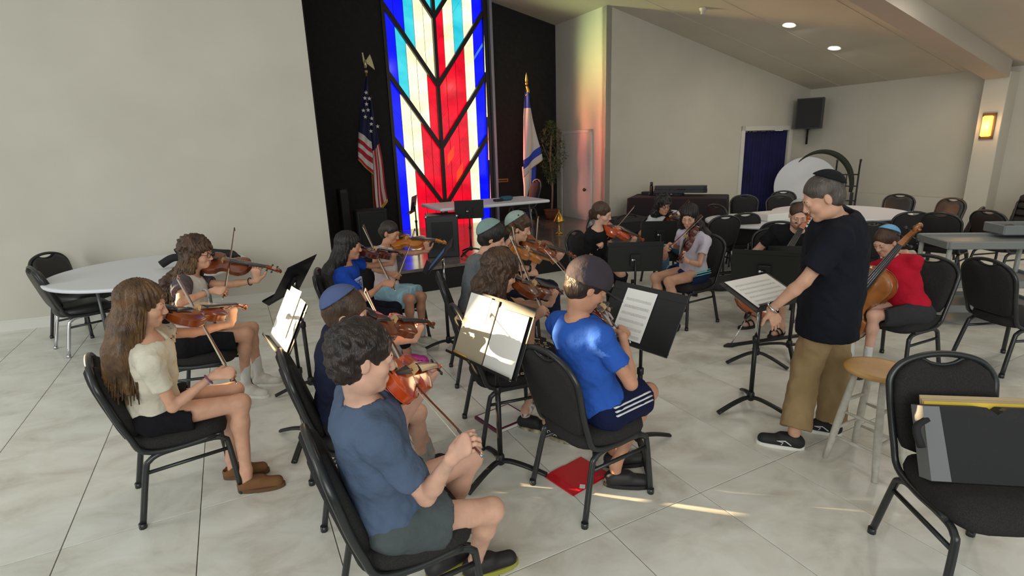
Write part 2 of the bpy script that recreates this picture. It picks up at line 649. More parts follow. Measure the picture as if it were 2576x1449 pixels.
for k in range(0, 6):
    for c in range(10):
        s0, s1 = cols[c], cols[c + 1]
        g = .0055
        # band k lies between arm k (upper) and arm k+1 (lower)
        poly = [(s0 + g, armz(k, s0) if k < 6 else 9), (s1 - g, armz(k, s1)), (s1 - g, armz(k + 1, s1)), (s0 + g, armz(k + 1, s0))]
        if k == 5:
            poly = [(s0 + g, armz(k, s0)), (s1 - g, armz(k, s1)), (s1 - g, WZ0 + .3), (s0 + g, WZ0 + .3)]
        poly = clip(poly, 0, 1, WZ1)
        poly = clip(poly, 0, -1, -(WZ0 + .0))
        if len(poly) < 3: continue
        ch = bandsL[k][c] if c < 5 else bandsR[k][c - 5]
        # cross leads split a pane into two or three pieces
        cut = armz(k, (s0 + s1) / 2) - .42 - .05 * ((c * 7 + k * 3) % 5)
        sl = -SLL if c < 5 else SLR
        cz = [cut, cut - .07] if (c + k) % 2 == 0 else [cut]
        pieces = [poly]
        for z_ in cz:
            zz = z_ - sl * (s0 + s1) / 2
            new = []
            for pc in pieces:
                A = clip(pc, -sl, 1, zz - .004)
                B = clip(pc, sl, -1, -(zz + .004))
                new += [q for q in (A, B) if len(q) > 2]
            pieces = new
        for pi_, pc in enumerate(pieces):
            area = abs(sum(pc[i][0] * pc[(i + 1) % len(pc)][1] - pc[(i + 1) % len(pc)][0] * pc[i][1] for i in range(len(pc)))) / 2
            if area < .002: continue
            mc = ch
            if ch == 'b' and len(pieces) == 3 and area < .03 and k in (2, 3): mc = 'l'
            mb = MB()
            R3 = Matrix(((ca, 0, -sa), (sa, 0, ca), (0, 1, 0)))
            mb.prism(pc, TW + .04, TW + .052, Matrix(((ca, 0, -sa), (sa, 0, ca), (0, 1, 0))))
            mb.build('glass_pane', GL[mc], win)
# backing leads (came) behind the panes: one dark sheet shows through the joints
MB().box(XY(3.87, TW + .075, 2.7), (2.1, .02, 5.5), YAW).build('lead_came', M_lead, win)
# two orange lozenges
for (s_, z_) in ((4.03, 1.72), (4.2, 1.38)):
    mb = MB()
    mb.prism([(s_ - .08, z_ - .2), (s_ + .06, z_ - .02), (s_ + .08, z_ + .2), (s_ - .06, z_ + .02)], TW + .03, TW + .045, Matrix(((ca, 0, -sa), (sa, 0, ca), (0, 1, 0))))
    mb.build('glass_lozenge', GL['o'], win)
for k in range(0, 6):
    if VZ[k] < WZ1 + 1.5:
        mb = MB()
        z_top = min(armz(k, 2.88), WZ1)
        s_a = CS - (z_top - VZ[k]) / SLL
        if VZ[k] < WZ1: wbox(mb, s_a, z_top, CS, VZ[k], .075, .07)
        z_top = min(armz(k, 4.86), WZ1)
        s_b = CS + (z_top - VZ[k]) / SLR
        if VZ[k] < WZ1: wbox(mb, s_b, z_top, CS, VZ[k], .075, .07)
        if mb.v: mb.build('chevron_mullion', M_mull, win)
mb = MB()
wbox(mb, CS, .0, CS, WZ1, .062, .09)
mb.build('centre_mullion', M_mull, win)
mb = MB()
wbox(mb, 2.87, 0, 2.87, WZ1, .06, .1)
wbox(mb, 4.87, 0, 4.87, WZ1, .07, .1)
wbox(mb, 2.87, .03, 4.87, .03, .06, .1)
wbox(mb, 2.87, WZ1, 4.87, WZ1, .06, .1)
mb.build('window_frame', M_mull, win)
mb = MB()
wbox(mb, 4.97, 0, 4.97, WZ1, .05, .16, TW - .03)
mb.build('window_jamb', mat('satin_jamb', (150, 150, 165), .35, .3), win)
# coloured area lights added in front of the glass to tint the return wall
for (z_, col_, e_) in ((3.75, (.8, 1, .4), 9), (2.9, (1, .55, .2), 12), (2.05, (1, .18, .14), 15), (1.1, (1, .32, .24), 7)):
    light('added_wall_tint', 'AREA', XY(4.75, TW - .12, z_), e_, col_, .5, .9, tuple(XY(.75, -.75, -.05)), spread=1.0)
# ------------------------------------------------------------------ ceiling lamps
M_led = mat('led_disc', (255, 255, 250), .5, emit=((255, 252, 240), 14))
def downlight(s, t, first=True, vis=True):
    p = XY(s, t, ceil_z(s))
    tilt = Matrix.Rotation(YAW, 3, 'Z') @ Matrix.Rotation(math.atan(.225), 3, 'Y')
    if vis:
        r = empty('recessed_downlight', p - np.array([0, 0, .0]))
        MB().lathe([(.11, -.012), (.12, -.006), (.12, .004), (.085, .004), (.085, -.01)], n=24, M=tilt, cap=False).build('trim_ring', M_trim, r)
        MB().lathe([(.086, -.008), (.086, .002)], n=24, M=tilt).build('lens', M_led, r)
    light('downlight', 'AREA', p - np.array([0, 0, .06]), 8 if vis else 14, (1.0, .93, .82), .2, shape='DISK')
    return r if vis else None
a = downlight(8.91, 6.69)
tag(a, 'round recessed ceiling light, the nearer and higher of the pair', 'ceiling light', 'recessed ceiling lights')
a = downlight(10.24, 6.71)
tag(a, 'round recessed ceiling light, the farther and lower of the pair', 'ceiling light', 'recessed ceiling lights')
for s, t in ((2.5, 4.5), (5.2, 2.0), (7.5, 1.8), (5.5, 5.0), (10.5, 3.0), (8.5, 4.0)):  # unseen downlights, assumed: lamps only, no fixtures
    downlight(s, t, vis=False)
sp = empty('smoke_detector', XY(7.56, 7.36, ceil_z(7.56)))
MB().lathe([(.03, -.10), (.032, -.05), (.05, -.04), (.055, -.01), (.055, 0)], n=16).build('housing', M_trim, sp)
tag(sp, 'small white round detector on the sloping ceiling', 'detector')
# sconce on the column
sn = empty('wall_sconce', XY(12.10, 4.925, 1.93), YAW)
M_wood = mat('sconce_wood', (120, 92, 60), .5)
MB().box((0, 0, .2), (.03, .2, .05)).box((0, 0, -.2), (.03, .2, .05)).box((0, .09, 0), (.03, .02, .42)).box((0, -.09, 0), (.03, .02, .42)).build('frame', M_wood, sn)
MB().box((-.045, 0, 0), (.07, .15, .36), bev=.02).build('shade', mat('sconce_glass', (255, 190, 100), .5, emit=((255, 178, 78), 1.5)), sn)
tag(sn, 'amber glass wall lamp in a wooden frame on the white column', 'wall lamp')
light('sconce_glow', 'POINT', XY(11.95, 4.925, 1.93), 5, (1, .62, .3), shadow_soft_size=.1)
# wall speaker on bracket
M_blk = mat('black_plastic', (20, 20, 22), .5)
M_grille = mat('black_grille', (26, 26, 29), .7, bump=(300, .3))
ws = empty('wall_speaker', XY(12.0, 8.25, 2.36), YAW + math.radians(205))
mb = MB().prism([(-.16, -.24), (.2, -.27), (.2, .27), (-.16, .24)], -.33, .33)
mb.build('cabinet', M_blk, ws)
MB().box((.207, 0, 0), (.012, .48, .6), bev=.005).build('grille', M_grille, ws)
bk = MB()
bp0 = np.array([0, 0, 0])
ws2 = MB()
inv = Matrix.Translation(Vector(XY(12.0, 8.25, 2.36))) @ Matrix.Rotation(YAW + math.radians(205), 4, 'Z')
inv = inv.inverted()
L_ = lambda p: inv @ Vector([float(q) for q in p])
ws2.tube([L_(XY(12.40, 8.56, 2.12)), L_(XY(12.40, 8.56, 1.68))], .022)
ws2.tube([L_(XY(12.40, 8.56, 2.02)), L_(XY(12.0, 8.25, 2.02))], .018)
ws2.tube([L_(XY(12.40, 8.56, 1.82)), L_(XY(12.2, 8.41, 2.0))], .012)
ws2.build('bracket', M_blk, ws)
tag(ws, 'black loudspeaker on a bracket high in the wall corner', 'speaker')
# plaque
pq = empty('wall_plaque', XY(5.12, TW - .012, 1.18), YAW)
pq.location = Vector(XY(onT(1264, 454, TW)[0], TW - .012, onT(1264, 454, TW)[1]))
MB().box((0, 0, 0), (.26, .015, .075), bev=.004).build('plate', mat('plaque_brass', (150, 120, 60), .35, .9), pq)
MB().box((0, -.009, 0), (.2, .004, .03)).build('inscription', mat('plaque_dark', (40, 30, 20), .5), pq)
tag(pq, 'small brass plaque on the black wall right of the window', 'plaque')
# ------------------------------------------------------------------ banquet chair
M_frame = mat('charcoal_powdercoat', (38, 41, 42), .33, .15, spec=.6)
M_pad = mat('charcoal_fabric', (45, 43, 42), .85, noise=(220, (28, 28, 29), 3), bump=(400, .25), spec=.3)
M_padb = mat('black_vinyl', (26, 27, 29), .42, bump=(150, .12))
M_chrome = mat('chrome', (210, 210, 215), .12, 1)


def bezier(pts, n=6):
    """catmull-rom resample"""
    P = [np.array(p, float) for p in pts]
    P = [2 * P[0] - P[1]] + P + [2 * P[-1] - P[-2]]
    out = []
    for i in range(1, len(P) - 2):
        for k in range(n):
            t = k / n
            a, b_, c, d = P[i - 1], P[i], P[i + 1], P[i + 2]
            out.append(.5 * (2 * b_ + (c - a) * t + (2 * a - 5 * b_ + 4 * c - d) * t * t + (3 * b_ - a - 3 * c + d) * t ** 3))
    out.append(P[-2])
    return out


def arc_outline(w, h, r_top):
    """dome-top outline of the chair back, from bottom left over the top to bottom right"""
    pts = []
    for k in range(0, 13):
        a = PI - PI * k / 12
        pts.append((math.copysign(abs(math.cos(a)) ** .75, math.cos(a)) * w, h - r_top + r_top * math.sin(a) ** .8 if 0 < k < 12 else h - r_top))
    return pts


def make_chair(style='fabric', label=None, legmat=None):
    t = empty('banquet_chair')
    tag(t, label, 'chair')
    pad = M_pad if style == 'fabric' else M_padb
    bx = lambda z: -.20 - .11 * ((z - .44) / .46)       # back plane leans rearward
    # seat cushion (waterfall): stacked rounded outlines
    mb = MB()
    rings = []
    for z, ins in ((.378, .03), (.386, .004), (.415, -.004), (.448, .002), (.468, .03), (.476, .10)):
        ring = []
        for k in range(28):
            a = 2 * PI * k / 28
            cx, cy = math.cos(a), math.sin(a)
            x = math.copysign(abs(cx) ** .5, cx) * (.225 - ins) + .01
            wd = .215 - .02 * (x < 0) * min(1, -x / .2)
            y = math.copysign(abs(cy) ** .5, cy) * (wd - ins)
            dz = -.018 * max(0, (x - .12) / .11) ** 2
            ring.append((x, y, z + dz))
        rings.append(ring)
    vs = [p for r_ in rings for p in r_]
    n = 28
    fs = [(i * n + k, i * n + (k + 1) % n, i * n + n + (k + 1) % n, i * n + n + k) for i in range(5) for k in range(n)]
    fs += [tuple(range(n - 1, -1, -1)), tuple(range(5 * n, 6 * n))]
    mb.add(vs, fs, True)
    mb.build('seat', pad, t)
    # backrest: shield-shaped cushion
    hr_ = [(.197, .54), (.204, .62), (.211, .70), (.207, .78), (.185, .825), (.15, .852), (.11, .872), (.085, .868), (.055, .848)]
    out = hr_ + [(0, .838)] + [(-y, z) for y, z in hr_[::-1]] + [(-.172, .482), (-.12, .462), (0, .458), (.12, .462), (.172, .482)]
    mb = MB()
    n = len(out)
    lay = []
    for off, sc2 in ((-.026, .90), (-.018, .975), (0, 1.0), (.022, .985), (.040, .93), (.050, .8)):
        lay.append([(bx(z) + off, y * sc2, .655 + (z - .655) * sc2) for y, z in out])
    vs = [p for r_ in lay for p in r_]
    fs = [(i * n + k, i * n + (k + 1) % n, i * n + n + (k + 1) % n, i * n + n + k) for i in range(5) for k in range(n)]
    fs += [tuple(range(n - 1, -1, -1)), tuple(range(5 * n, 6 * n))]
    mb.add(vs, fs, True)
    mb.build('backrest', pad, t)
    # back frame: tube following the shield, arched top with a hand hole
    F_ = []
    for y_ in (-1,):
        F_ += [(.16, -.20, .382), (-.02, -.205, .377), (-.16, -.205, .405), (-.205, -.208, .50), (bx(.62), -.215, .62), (bx(.72), -.222, .72), (bx(.79), -.218, .79), (bx(.845), -.172, .85), (bx(.875), -.09, .882), (bx(.885), 0, .892)]
    F_ += [(x, -y, z) for x, y, z in F_[-2::-1]]
    mb = MB()
    mb.tube(bezier(F_, 4), .0150, 8, flat=1.0)
    mb.build('back_frame', M_frame, t)
    # top panel between pad and frame leaving the handle opening
    mb = MB()
    mb.tube(bezier([(bx(.87), -.105, .875), (bx(.86), -.08, .868), (bx(.85), -.05, .851), (bx(.845), 0, .843), (bx(.85), .05, .851), (bx(.86), .08, .868), (bx(.87), .105, .875)], 3), .009, 6)
    mb.build('handle_rail', M_frame, t)
    lm = legmat or M_frame
    for sgn in (-1, 1):
        y0, y1 = .195 * sgn, .222 * sgn
        MB().tube(bezier([(0, y0, .372), (.15, y0, .368), (.20, y0 + .003 * sgn, .345), (.215, y0 + .006 * sgn, .30), (.235, y1, .012)], 4), .0155, 8).tube([(.235, y1, .03), (.236, y1, 0)], .0185, 8).build('leg', lm, t)
        MB().tube(bezier([(0, y0, .372), (-.10, y0, .368), (-.15, y0 + .003 * sgn, .345), (-.172, y0 + .006 * sgn, .30), (-.235, y1, .012)], 4), .0155, 8).tube([(-.235, y1, .03), (-.236, y1, 0)], .0185, 8).build('leg', lm, t)
        MB().tube([(-.178, y0 + .007 * sgn, .285), (.217, y0 + .007 * sgn, .285)], .011, 6).build('stretcher', lm, t)
    return t


proto = {'fabric': make_chair('fabric'), 'vinyl': make_chair('vinyl')}
used = set()


def place_chair(x, y, deg, label, style='fabric', group=None):
    if style not in used:
        used.add(style)
        c = proto[style]
        c.location = (x, y, 0)
        c.rotation_euler = (0, 0, math.radians(deg))
        tag(c, label, 'chair', group)
        return c
    return dup(proto[style], (x, y, 0), math.radians(deg), label, group, 'chair')


SEATS = {}
def pchair(key, x, y, deg, label):
    SEATS[key] = (x, y, deg)
    place_chair(x, y, deg, label, 'fabric')


pchair('P1', -1.89, 2.71, 36, 'charcoal banquet chair under the girl with brown suede slippers')
pchair('P2', -2.36, 3.84, 14, 'charcoal banquet chair under the curly-haired girl in glasses and white high-tops')
pchair('P3', -1.36, 4.53, 12, 'black banquet chair under the girl in the royal blue T-shirt and pink clogs')
pchair('P4', -1.16, 5.05, -25, 'banquet chair hidden under the girl in the pale blue skirt')
pchair('P5', -.88, 2.63, 27, 'charcoal banquet chair under the boy in the navy shirt and blue skullcap')
pchair('P6', -.46, 1.83, 29, 'nearest charcoal banquet chair, under the curly-haired boy in slate blue')
pchair('P7', -.28, 4.22, 12, 'banquet chair under the boy in the grey T-shirt and sage skullcap')
pchair('P8', .02, 5.2, 0, 'banquet chair under the boy in black with a skullcap, behind the grey T-shirt')
pchair('P9', -.07, 3.32, 19, 'charcoal banquet chair under the girl in the patterned skirt, by the maroon binder')
pchair('P10', .40, 2.60, 33, 'charcoal banquet chair under the boy in the dark cap and blue T-shirt')
pchair('P11', .98, 5.95, -35, 'banquet chair hidden under the woman in black playing the orange viola')
pchair('P12', 2.02, 6.95, -85, 'banquet chair hidden under the woman in the white shirt at the back')
pchair('P13', 1.83, 5.42, 211, 'charcoal banquet chair under the girl in navy shorts with teal stripes')
pchair('P14', 2.78, 5.55, 245, 'black banquet chair under the bearded cellist in black')
pchair('P16', 3.10, 4.08, 205, 'charcoal banquet chair under the small cellist in the red T-shirt')
place_chair(3.98, 4.05, 4, 'empty charcoal banquet chair at the right edge, turned to the right beside the grey cart')
place_chair(1.89, 1.93, -95, 'empty charcoal banquet chair nearest the camera, holding the black tote bag')
place_chair(-4.75, 5.74, -5, 'black vinyl banquet chair at the left table, the one nearer the wall', 'vinyl')
cc = dup(proto['vinyl'], (-4.36, 5.24, 0), math.radians(52), 'black vinyl banquet chair at the left table with bright chrome rear legs', None, 'chair')
k = 0
for ch in cc.children:
    if ch.name.startswith('leg') and ch.data.vertices[len(ch.data.vertices) - 1].co.x < 0:
        ch.data = ch.data.copy()
        ch.data.materials[0] = M_chrome
        ch['label'] = 'bright chrome rear leg'
GB = 'empty banquet chairs round the far tables'
bgc = [(2.75, 7.25, 100, 'fabric', 'grey-backed banquet chair directly behind the girl in navy shorts'),
       (3.12, 7.45, 95, 'fabric', 'grey-backed banquet chair, second to the right of the girl in navy shorts'),
       (4.05, 9.25, 250, 'fabric', 'dark banquet chair beside the blue curtain at the end of the black-clothed table'),
       (3.45, 8.35, 20, 'fabric', 'black banquet chair with a brown violin case lying on its seat'),
       (4.62, 9.0, 262, 'fabric', 'black banquet chair left of the cellist in black, at the far small table'),
       (5.05, 9.75, 262, 'vinyl', 'farthest black banquet chair, half hidden by the white disc'),
       (3.35, 6.55, 60, 'fabric', 'black banquet chair standing right behind the cellist in black'),
       (6.15, 8.65, 215, 'vinyl', 'black vinyl chair at the far side of the cloth-covered table'),
       (6.35, 8.0, 190, 'vinyl', 'glossy black chair, the right one behind the clothed table'),
       (5.15, 7.05, 80, 'fabric', 'brownish chair tucked in at the near side of the clothed table'),
       (5.55, 6.75, 35, 'fabric', 'brown-lit chair with tan rim beside the grey cart'),
       (4.2, 6.35, 75, 'fabric', 'black banquet chair behind the boy in red'),
       (5.95, 7.2, 130, 'vinyl', 'black chair in the huddle at the right of the clothed table'),
       (6.25, 6.7, 10, 'fabric', 'low dark chair seat between the clothed table and the grey cart')]
for x, y, dg, st, lb in bgc:
    place_chair(x, y, dg, lb, st, GB)

# ------------------------------------------------------------------ tables
M_plast = mat('white_plastic', (214, 215, 221), .45, bump=(120, .05))
M_cloth = mat('white_tablecloth', (226, 226, 234), .8, bump=(30, .1))
M_grey = mat('grey_metal', (110, 112, 114), .4, .6)


def round_table(x, y, r, label, cloth=None, h=.74):
    t = empty('round_table', (x, y, 0))
    tag(t, label, 'table', 'round folding tables')
    MB().lathe([(r - .03, h - .035), (r - .004, h - .03), (r, h - .015), (r - .004, h - .002), (r - .03, h)], n=64).build('tabletop', M_plast, t)
    for a in (0, 1, 2, 3):
        an = PI / 4 + a * PI / 2
        c, s = math.cos(an) * r * .55, math.sin(an) * r * .55
        MB().tube([(c, s, 0), (c, s, h - .03)], .014).tube([(c, s, .1), (math.cos(an + PI / 2) * r * .55, math.sin(an + PI / 2) * r * .55, .1)], .01).build('leg', M_grey, t)
    if cloth:
        N = 96
        mb = MB()
        vs = [(0, 0, h + .008)]
        for (rr, dz, am) in ((.6, .008, 0), (.97, .008, 0), (1.005, 0, 0), (1.012, -.03, .006), (1.02, -.10, .02), (1.03, -.16, .035)):
            for i in range(N):
                a = 2 * PI * i / N
                q = r * rr + am * math.sin(a * 15 + math.sin(a * 4))
                vs.append((q * math.cos(a), q * math.sin(a), h + dz))
        fs = [(0, 1 + i, 1 + (i + 1) % N) for i in range(N)]
        for l in range(5):
            fs += [(1 + l * N + i, 1 + l * N + N + i, 1 + l * N + N + (i + 1) % N, 1 + l * N + (i + 1) % N) for i in range(N)]
        mb.add(vs, fs, True)
        o = mb.build('tablecloth', M_cloth)
        o.location = (x, y, 0)
        tag(o, cloth, 'tablecloth')
    return t


round_table(-3.76, 5.52, .90, 'white round table against the left wall behind the two girls')
round_table(5.0, 8.15, .92, 'large white round table at the far right, with chairs huddled at its right')
round_table(3.55, 7.55, .75, 'bare white round table behind the cellist in black')
bx_ = MB().box((3.72, 7.55, .79), (.5, .34, .10), .3, bev=.01).build('white_carton', mat('carton', (222, 222, 216), .6))
tag(bx_, 'low white carton lying on the bare round table behind the cellist', 'box')
# clothes heap / jackets on left table
def blob_heap(name, c, rs, m, label, cat, seed=1, n=5):
    r_ = random.Random(seed)
    bm = bmesh.new()
    bmesh.ops.create_icosphere(bm, subdivisions=4, radius=1)
    for v in bm.verts:
        p = v.co
        q = 1 + .16 * math.sin(p.x * 5 + seed) * math.cos(p.y * 4.3) + .10 * math.sin(p.z * 7 + p.x * 6)
        z = p.z * q
        v.co = Vector((p.x * rs[0] * q, p.y * rs[1] * q, max(z, -.35) * rs[2] + .35 * rs[2]))
    me = bpy.data.meshes.new(name)
    bm.to_mesh(me)
    bm.free()
    for p in me.polygons: p.use_smooth = True
    me.materials.append(m)
    o = bpy.data.objects.new(name, me)
    COL.objects.link(o)
    o.location = c
    tag(o, label, cat)
    return o
M_blkcloth = mat('black_cloth', (22, 24, 26), .85, bump=(25, .5))
h1 = blob_heap('folded_jacket', (-3.18, 5.62, .755), (.27, .17, .10), M_blkcloth, 'crumpled black jacket heaped on the left round table', 'jacket', 2)
MB().tube(bezier([(-.2, -.05, .06), (-.33, -.1, .09), (-.44, -.16, .03)], 4), .04, 8, rs=None).build('sleeve', M_blkcloth, h1)
MB().tube(bezier([(-.15, .1, .1), (-.3, .1, .16), (-.40, .06, .12)], 4), .035, 8).build('sleeve', M_blkcloth, h1)
# folding table on the stage
ft = empty('folding_table', XY(3.57, 7.83, ST_H), YAW)
tag(ft, 'long white plastic folding table on the stage before the stained glass', 'table')
MB().box((0, 0, .665), (1.84, .92, .045), bev=.012).build('tabletop', M_plast, ft)
for sx in (-1, 1):
    MB().tube([(sx * .62, -.3, .64), (sx * .72, -.3, .02), (sx * .72, .3, .02), (sx * .62, .3, .64)], .014).build('leg', M_grey, ft)
MB().box((-.55, -.464, .665), (.09, .006, .012)).build('latch', M_blk, ft)
tb = empty('glasses_case', XY(3.85, 7.75, ST_H + .69), YAW + .2)
tag(tb, 'teal cloth pouch and dark case lying on the stage table', 'case')
MB().box((.06, 0, .035), (.2, .13, .065), bev=.02).build('pouch', mat('teal_cloth', (40, 84, 100), .8), tb)
MB().box((-.12, -.02, .02), (.14, .1, .035), bev=.008).build('case_body', M_blk, tb)
# road case / lectern under the table
rc = empty('equipment_case', XY(2.68, 7.45, ST_H), YAW - .35)
tag(rc, 'black equipment case with silver corners on the stage left of the table', 'case')
MB().box((0, 0, .30), (.46, .42, .6), bev=.01).build('body', mat('case_black', (30, 30, 36), .4), rc)
for sx in (-1, 1):
    for sy in (-1, 1):
        MB().ball((sx * .22, sy * .20, .59), .022).build('corner', M_chrome, rc)
MB().box((0, -.212, .3), (.30, .006, .42), bev=.002).build('front_panel', mat('panel_dark', (14, 14, 18), .3), rc)
# table with black cloth near the right wall
tc0 = np.array([*XY(7.40, 7.56)[:2], 0])
bt = empty('clothed_table', tc0, YAW - math.radians(51.5))
tag(bt, 'long table under a black and maroon cloth by the right wall', 'table')
MB().box((0, 0, .835), (1.66, .8, .03)).build('tabletop', M_plast, bt)
for sx in (-1, 1):
    for sy in (-1, 1):
        MB().tube([(sx * .7, sy * .28, 0), (sx * .7, sy * .28, .83)], .02).build('leg', mat('leg_brown', (66, 44, 30), .5), bt)
def draped(hx, hy, z0, drop, amp, n=40):
    per = []
    for (ax, ay, bx2, by) in ((-hx, -hy, hx, -hy), (hx, -hy, hx, hy), (hx, hy, -hx, hy), (-hx, hy, -hx, -hy)):
        for i in range(n):
            q = i / n
            per.append((ax + (bx2 - ax) * q, ay + (by - ay) * q))
    N_ = len(per)
    vs = [(0, 0, z0)]
    for l, (k, dz) in enumerate(((.97, 0), (1.0, -.012), (1.01, -.3), (1.015, -1))):
        for i, (x, y) in enumerate(per):
            w_ = amp * (0 if l < 2 else (.5 if l == 2 else 1)) * math.sin(i * .55 + math.sin(i * .17))
            L2 = math.hypot(x, y)
            dd = drop(x, y, i) if l >= 2 else 1
            vs.append((x * k + x / L2 * w_, y * k + y / L2 * w_, z0 + (dz * dd if l >= 2 else dz)))
    fs = [(0, 1 + i, 1 + (i + 1) % N_) for i in range(N_)]
    for l in range(3):
        fs += [(1 + l * N_ + i, 1 + l * N_ + N_ + i, 1 + l * N_ + N_ + (i + 1) % N_, 1 + l * N_ + (i + 1) % N_) for i in range(N_)]
    return MB().add(vs, fs, True)
o = draped(.86, .43, .86, lambda x, y, i: .62 + (.16 if x < -.6 else 0) + .02 * math.sin(i * .3), .014).build('black_tablecloth', mat('plum_black_cloth', (32, 23, 28), .9, noise=(2, (22, 18, 22), 3)))
o.location = tc0
o.rotation_euler = (0, 0, YAW - math.radians(51.5))
tag(o, 'black and plum tablecloth draped over the table by the right wall', 'tablecloth')
def on_table(lx, ly, z=.865):
    R = Matrix.Rotation(YAW - math.radians(51.5), 3, 'Z') @ Vector((lx, ly, 0))
    return (tc0[0] + R.x, tc0[1] + R.y, z)
bo = empty('water_bottle', on_table(-.52, .12))
tag(bo, 'dark metal water bottle standing on the black-clothed table', 'bottle')
MB().lathe([(.034, 0), (.036, .01), (.036, .15), (.03, .18), (.022, .19)], n=16).build('body', mat('bottle_dark', (40, 34, 36), .3, .5), bo)
MB().lathe([(.026, .19), (.027, .2), (.027, .24), (.02, .245)], n=16).build('cap', M_blk, bo)
def violin_case(loc, rz, label, m, L=.78, name='violin_case', open_=False):
    t = empty(name, loc, rz)
    tag(t, label, 'instrument case')
    pts = [(-L / 2, -.05), (-L / 2 + .03, -.10), (-.1, -.12), (L / 2 - .06, -.13), (L / 2, -.09), (L / 2, .09), (L / 2 - .06, .13), (-.1, .12), (-L / 2 + .03, .10), (-L / 2, .05)]
    MB().prism(pts, 0, .06).build('lower_shell', m, t)
    MB().prism([(x * .985, y * .97) for x, y in pts], .064, .125).build('lid', m, t)
    MB().tube(bezier([(-.09, -.125, .06), (-.05, -.16, .07), (.05, -.16, .07), (.09, -.125, .06)], 4), .009, 6).build('handle', M_blk, t)
    for x in (-.2, .22):
        MB().box((x, -.13, .06), (.03, .012, .03)).build('latch', M_chrome, t)
    return t
violin_case(on_table(.02, .08, .92), YAW - math.radians(51.5) + .05, 'black oblong violin case lying on the black-clothed table', mat('case_black', (30, 30, 36), .4), .95)
vb = violin_case(on_table(-.33, .2, .865), YAW - math.radians(60), 'thin dark case lying flat beside the water bottle under the violin case', M_blk, .8)
vb.scale = (1, 1, .42)
violin_case((3.43, 8.32, .487), .3, 'brown violin case resting on a far chair seat', mat('case_brown', (70, 46, 32), .5), .72)
# round white disc with dark green arch, leaning behind the conductor
dp = fl(2056, 455, 1.12)
dk_ = empty('leaning_tabletop', (6.55, 12.0, 0), YAW + math.radians(-60))
tag(dk_, 'white round tabletop standing on edge by the curtained doorway', 'tabletop')
MB().lathe([(.62, -.02), (.63, -.012), (.63, .012), (.62, .02)], n=48, M=Matrix.Rotation(PI / 2, 3, 'X')).build('disc', M_plast, dk_, Matrix.Translation((0, 0, .80)))
MB().box((0, 0, .09), (.5, .3, .16), bev=.01).build('foot_box', M_grey, dk_)
ar = empty('green_arch', (6.62, 11.6, 0), YAW + math.radians(-60))
tag(ar, 'dark green arched strip curving over the leaning white disc', 'arch')
pts = [(math.cos(a) * .60, 0, .82 + math.sin(a) * .72) for a in [PI * (.75 - .8 * i / 20) for i in range(21)]]
MB().tube(pts, .03, 8, rs=[.008 + .05 * math.sin(PI * min(1, i / 24)) for i in range(21)]).build('strip', mat('dark_green', (34, 40, 26), .8), ar)
MB().box((.62, 0, .35), (.06, .06, .7)).box((.62, 0, .02), (.3, .3, .04)).build('post', M_blk, ar)
# hand truck
ht = empty('hand_truck', (6.55, 10.55, 0), math.radians(-12))
tag(ht, 'tall black hand truck with two curved handles beside the white disc', 'trolley')
for sy in (-1, 1):
    MB().tube(bezier([(.0, .19 * sy, .06), (0, .19 * sy, .7), (0, .19 * sy, 1.15), (-.03, .19 * sy, 1.30), (-.12, .19 * sy, 1.38)], 5), .016, 8).build('upright', M_blk, ht)
    MB().tube(bezier([(-.12, .19 * sy, 1.38), (-.15, .19 * sy, 1.40)], 3), .021, 8).build('grip', M_blk, ht)
    MB().lathe([(.1, -.02), (.12, -.015), (.12, .015), (.1, .02)], (-.1, .24 * sy, .12), 20, Matrix.Rotation(PI / 2, 3, 'X')).build('wheel', M_blk, ht)
for z in (.3, .62, .9, 1.12):
    MB().tube([(0, -.19, z), (0, .19, z)], .012, 6).build('crossbar', M_blk, ht)
MB().tube([(0, 0, .62), (0, 0, 1.12)], .01, 6).build('crossbar', M_blk, ht)
MB().box((.09, 0, .02), (.2, .42, .015)).build('toe_plate', M_blk, ht)
ht.rotation_euler = (0, 0, math.radians(60))
# grey utility cart
M_cart = mat('grey_cart_plastic', (122, 126, 125), .4)
M_leg_w = mat('cart_post', (165, 167, 162), .4)
def cart(loc, rz, L, W_, hs, label, name='utility_cart'):
    t = empty(name, loc, rz)
    tag(t, label, 'cart')
    for i, h in enumerate(hs):
        mb = MB().box((0, 0, h), (L, W_, .02), bev=.004)
        for sx, sy, lx, ly in ((0, -1, L, .03), (0, 1, L, .03), (-1, 0, .03, W_), (1, 0, .03, W_)):
            mb.box((sx * (L / 2 - .0), sy * (W_ / 2 - .0), h), (lx, ly, .075), bev=.008)
        mb.build('shelf', M_cart, t)
    for sx in (-1, 1):
        for sy in (-1, 1):
            MB().tube([(sx * (L / 2 - .03), sy * (W_ / 2 - .03), .1), (sx * (L / 2 - .03), sy * (W_ / 2 - .03), hs[-1])], .022, 8).build('post', M_leg_w, t)
            MB().lathe([(.03, -.015), (.05, -.012), (.05, .012), (.03, .015)], (sx * (L / 2 - .03), sy * (W_ / 2 - .03), .05), 14, Matrix.Rotation(PI / 2, 3, 'X')).build('caster', M_blk, t)
    return t
cart((4.72, 5.22, 0), math.radians(-9), .98, .52, (.17, .42, .80), 'grey utility cart with three trays beside the boy in red')
bn = empty('grey_bin', fl(2545, 585, .86), math.radians(-10))
tag(bn, 'grey tray holding dark odds and ends on the right end of the cart', 'tray')
bn.location = (5.12, 5.35, .845)
mb = MB().box((0, 0, .01), (.42, .3, .02))
for sx, sy, lx, ly in ((0, -.15, .42, .015), (0, .15, .42, .015), (-.21, 0, .015, .3), (.21, 0, .015, .3)):
    mb.box((sx, sy, .05), (lx, ly, .09), bev=.004)
mb.build('tray_shell', M_cart, bn)
mb = MB()
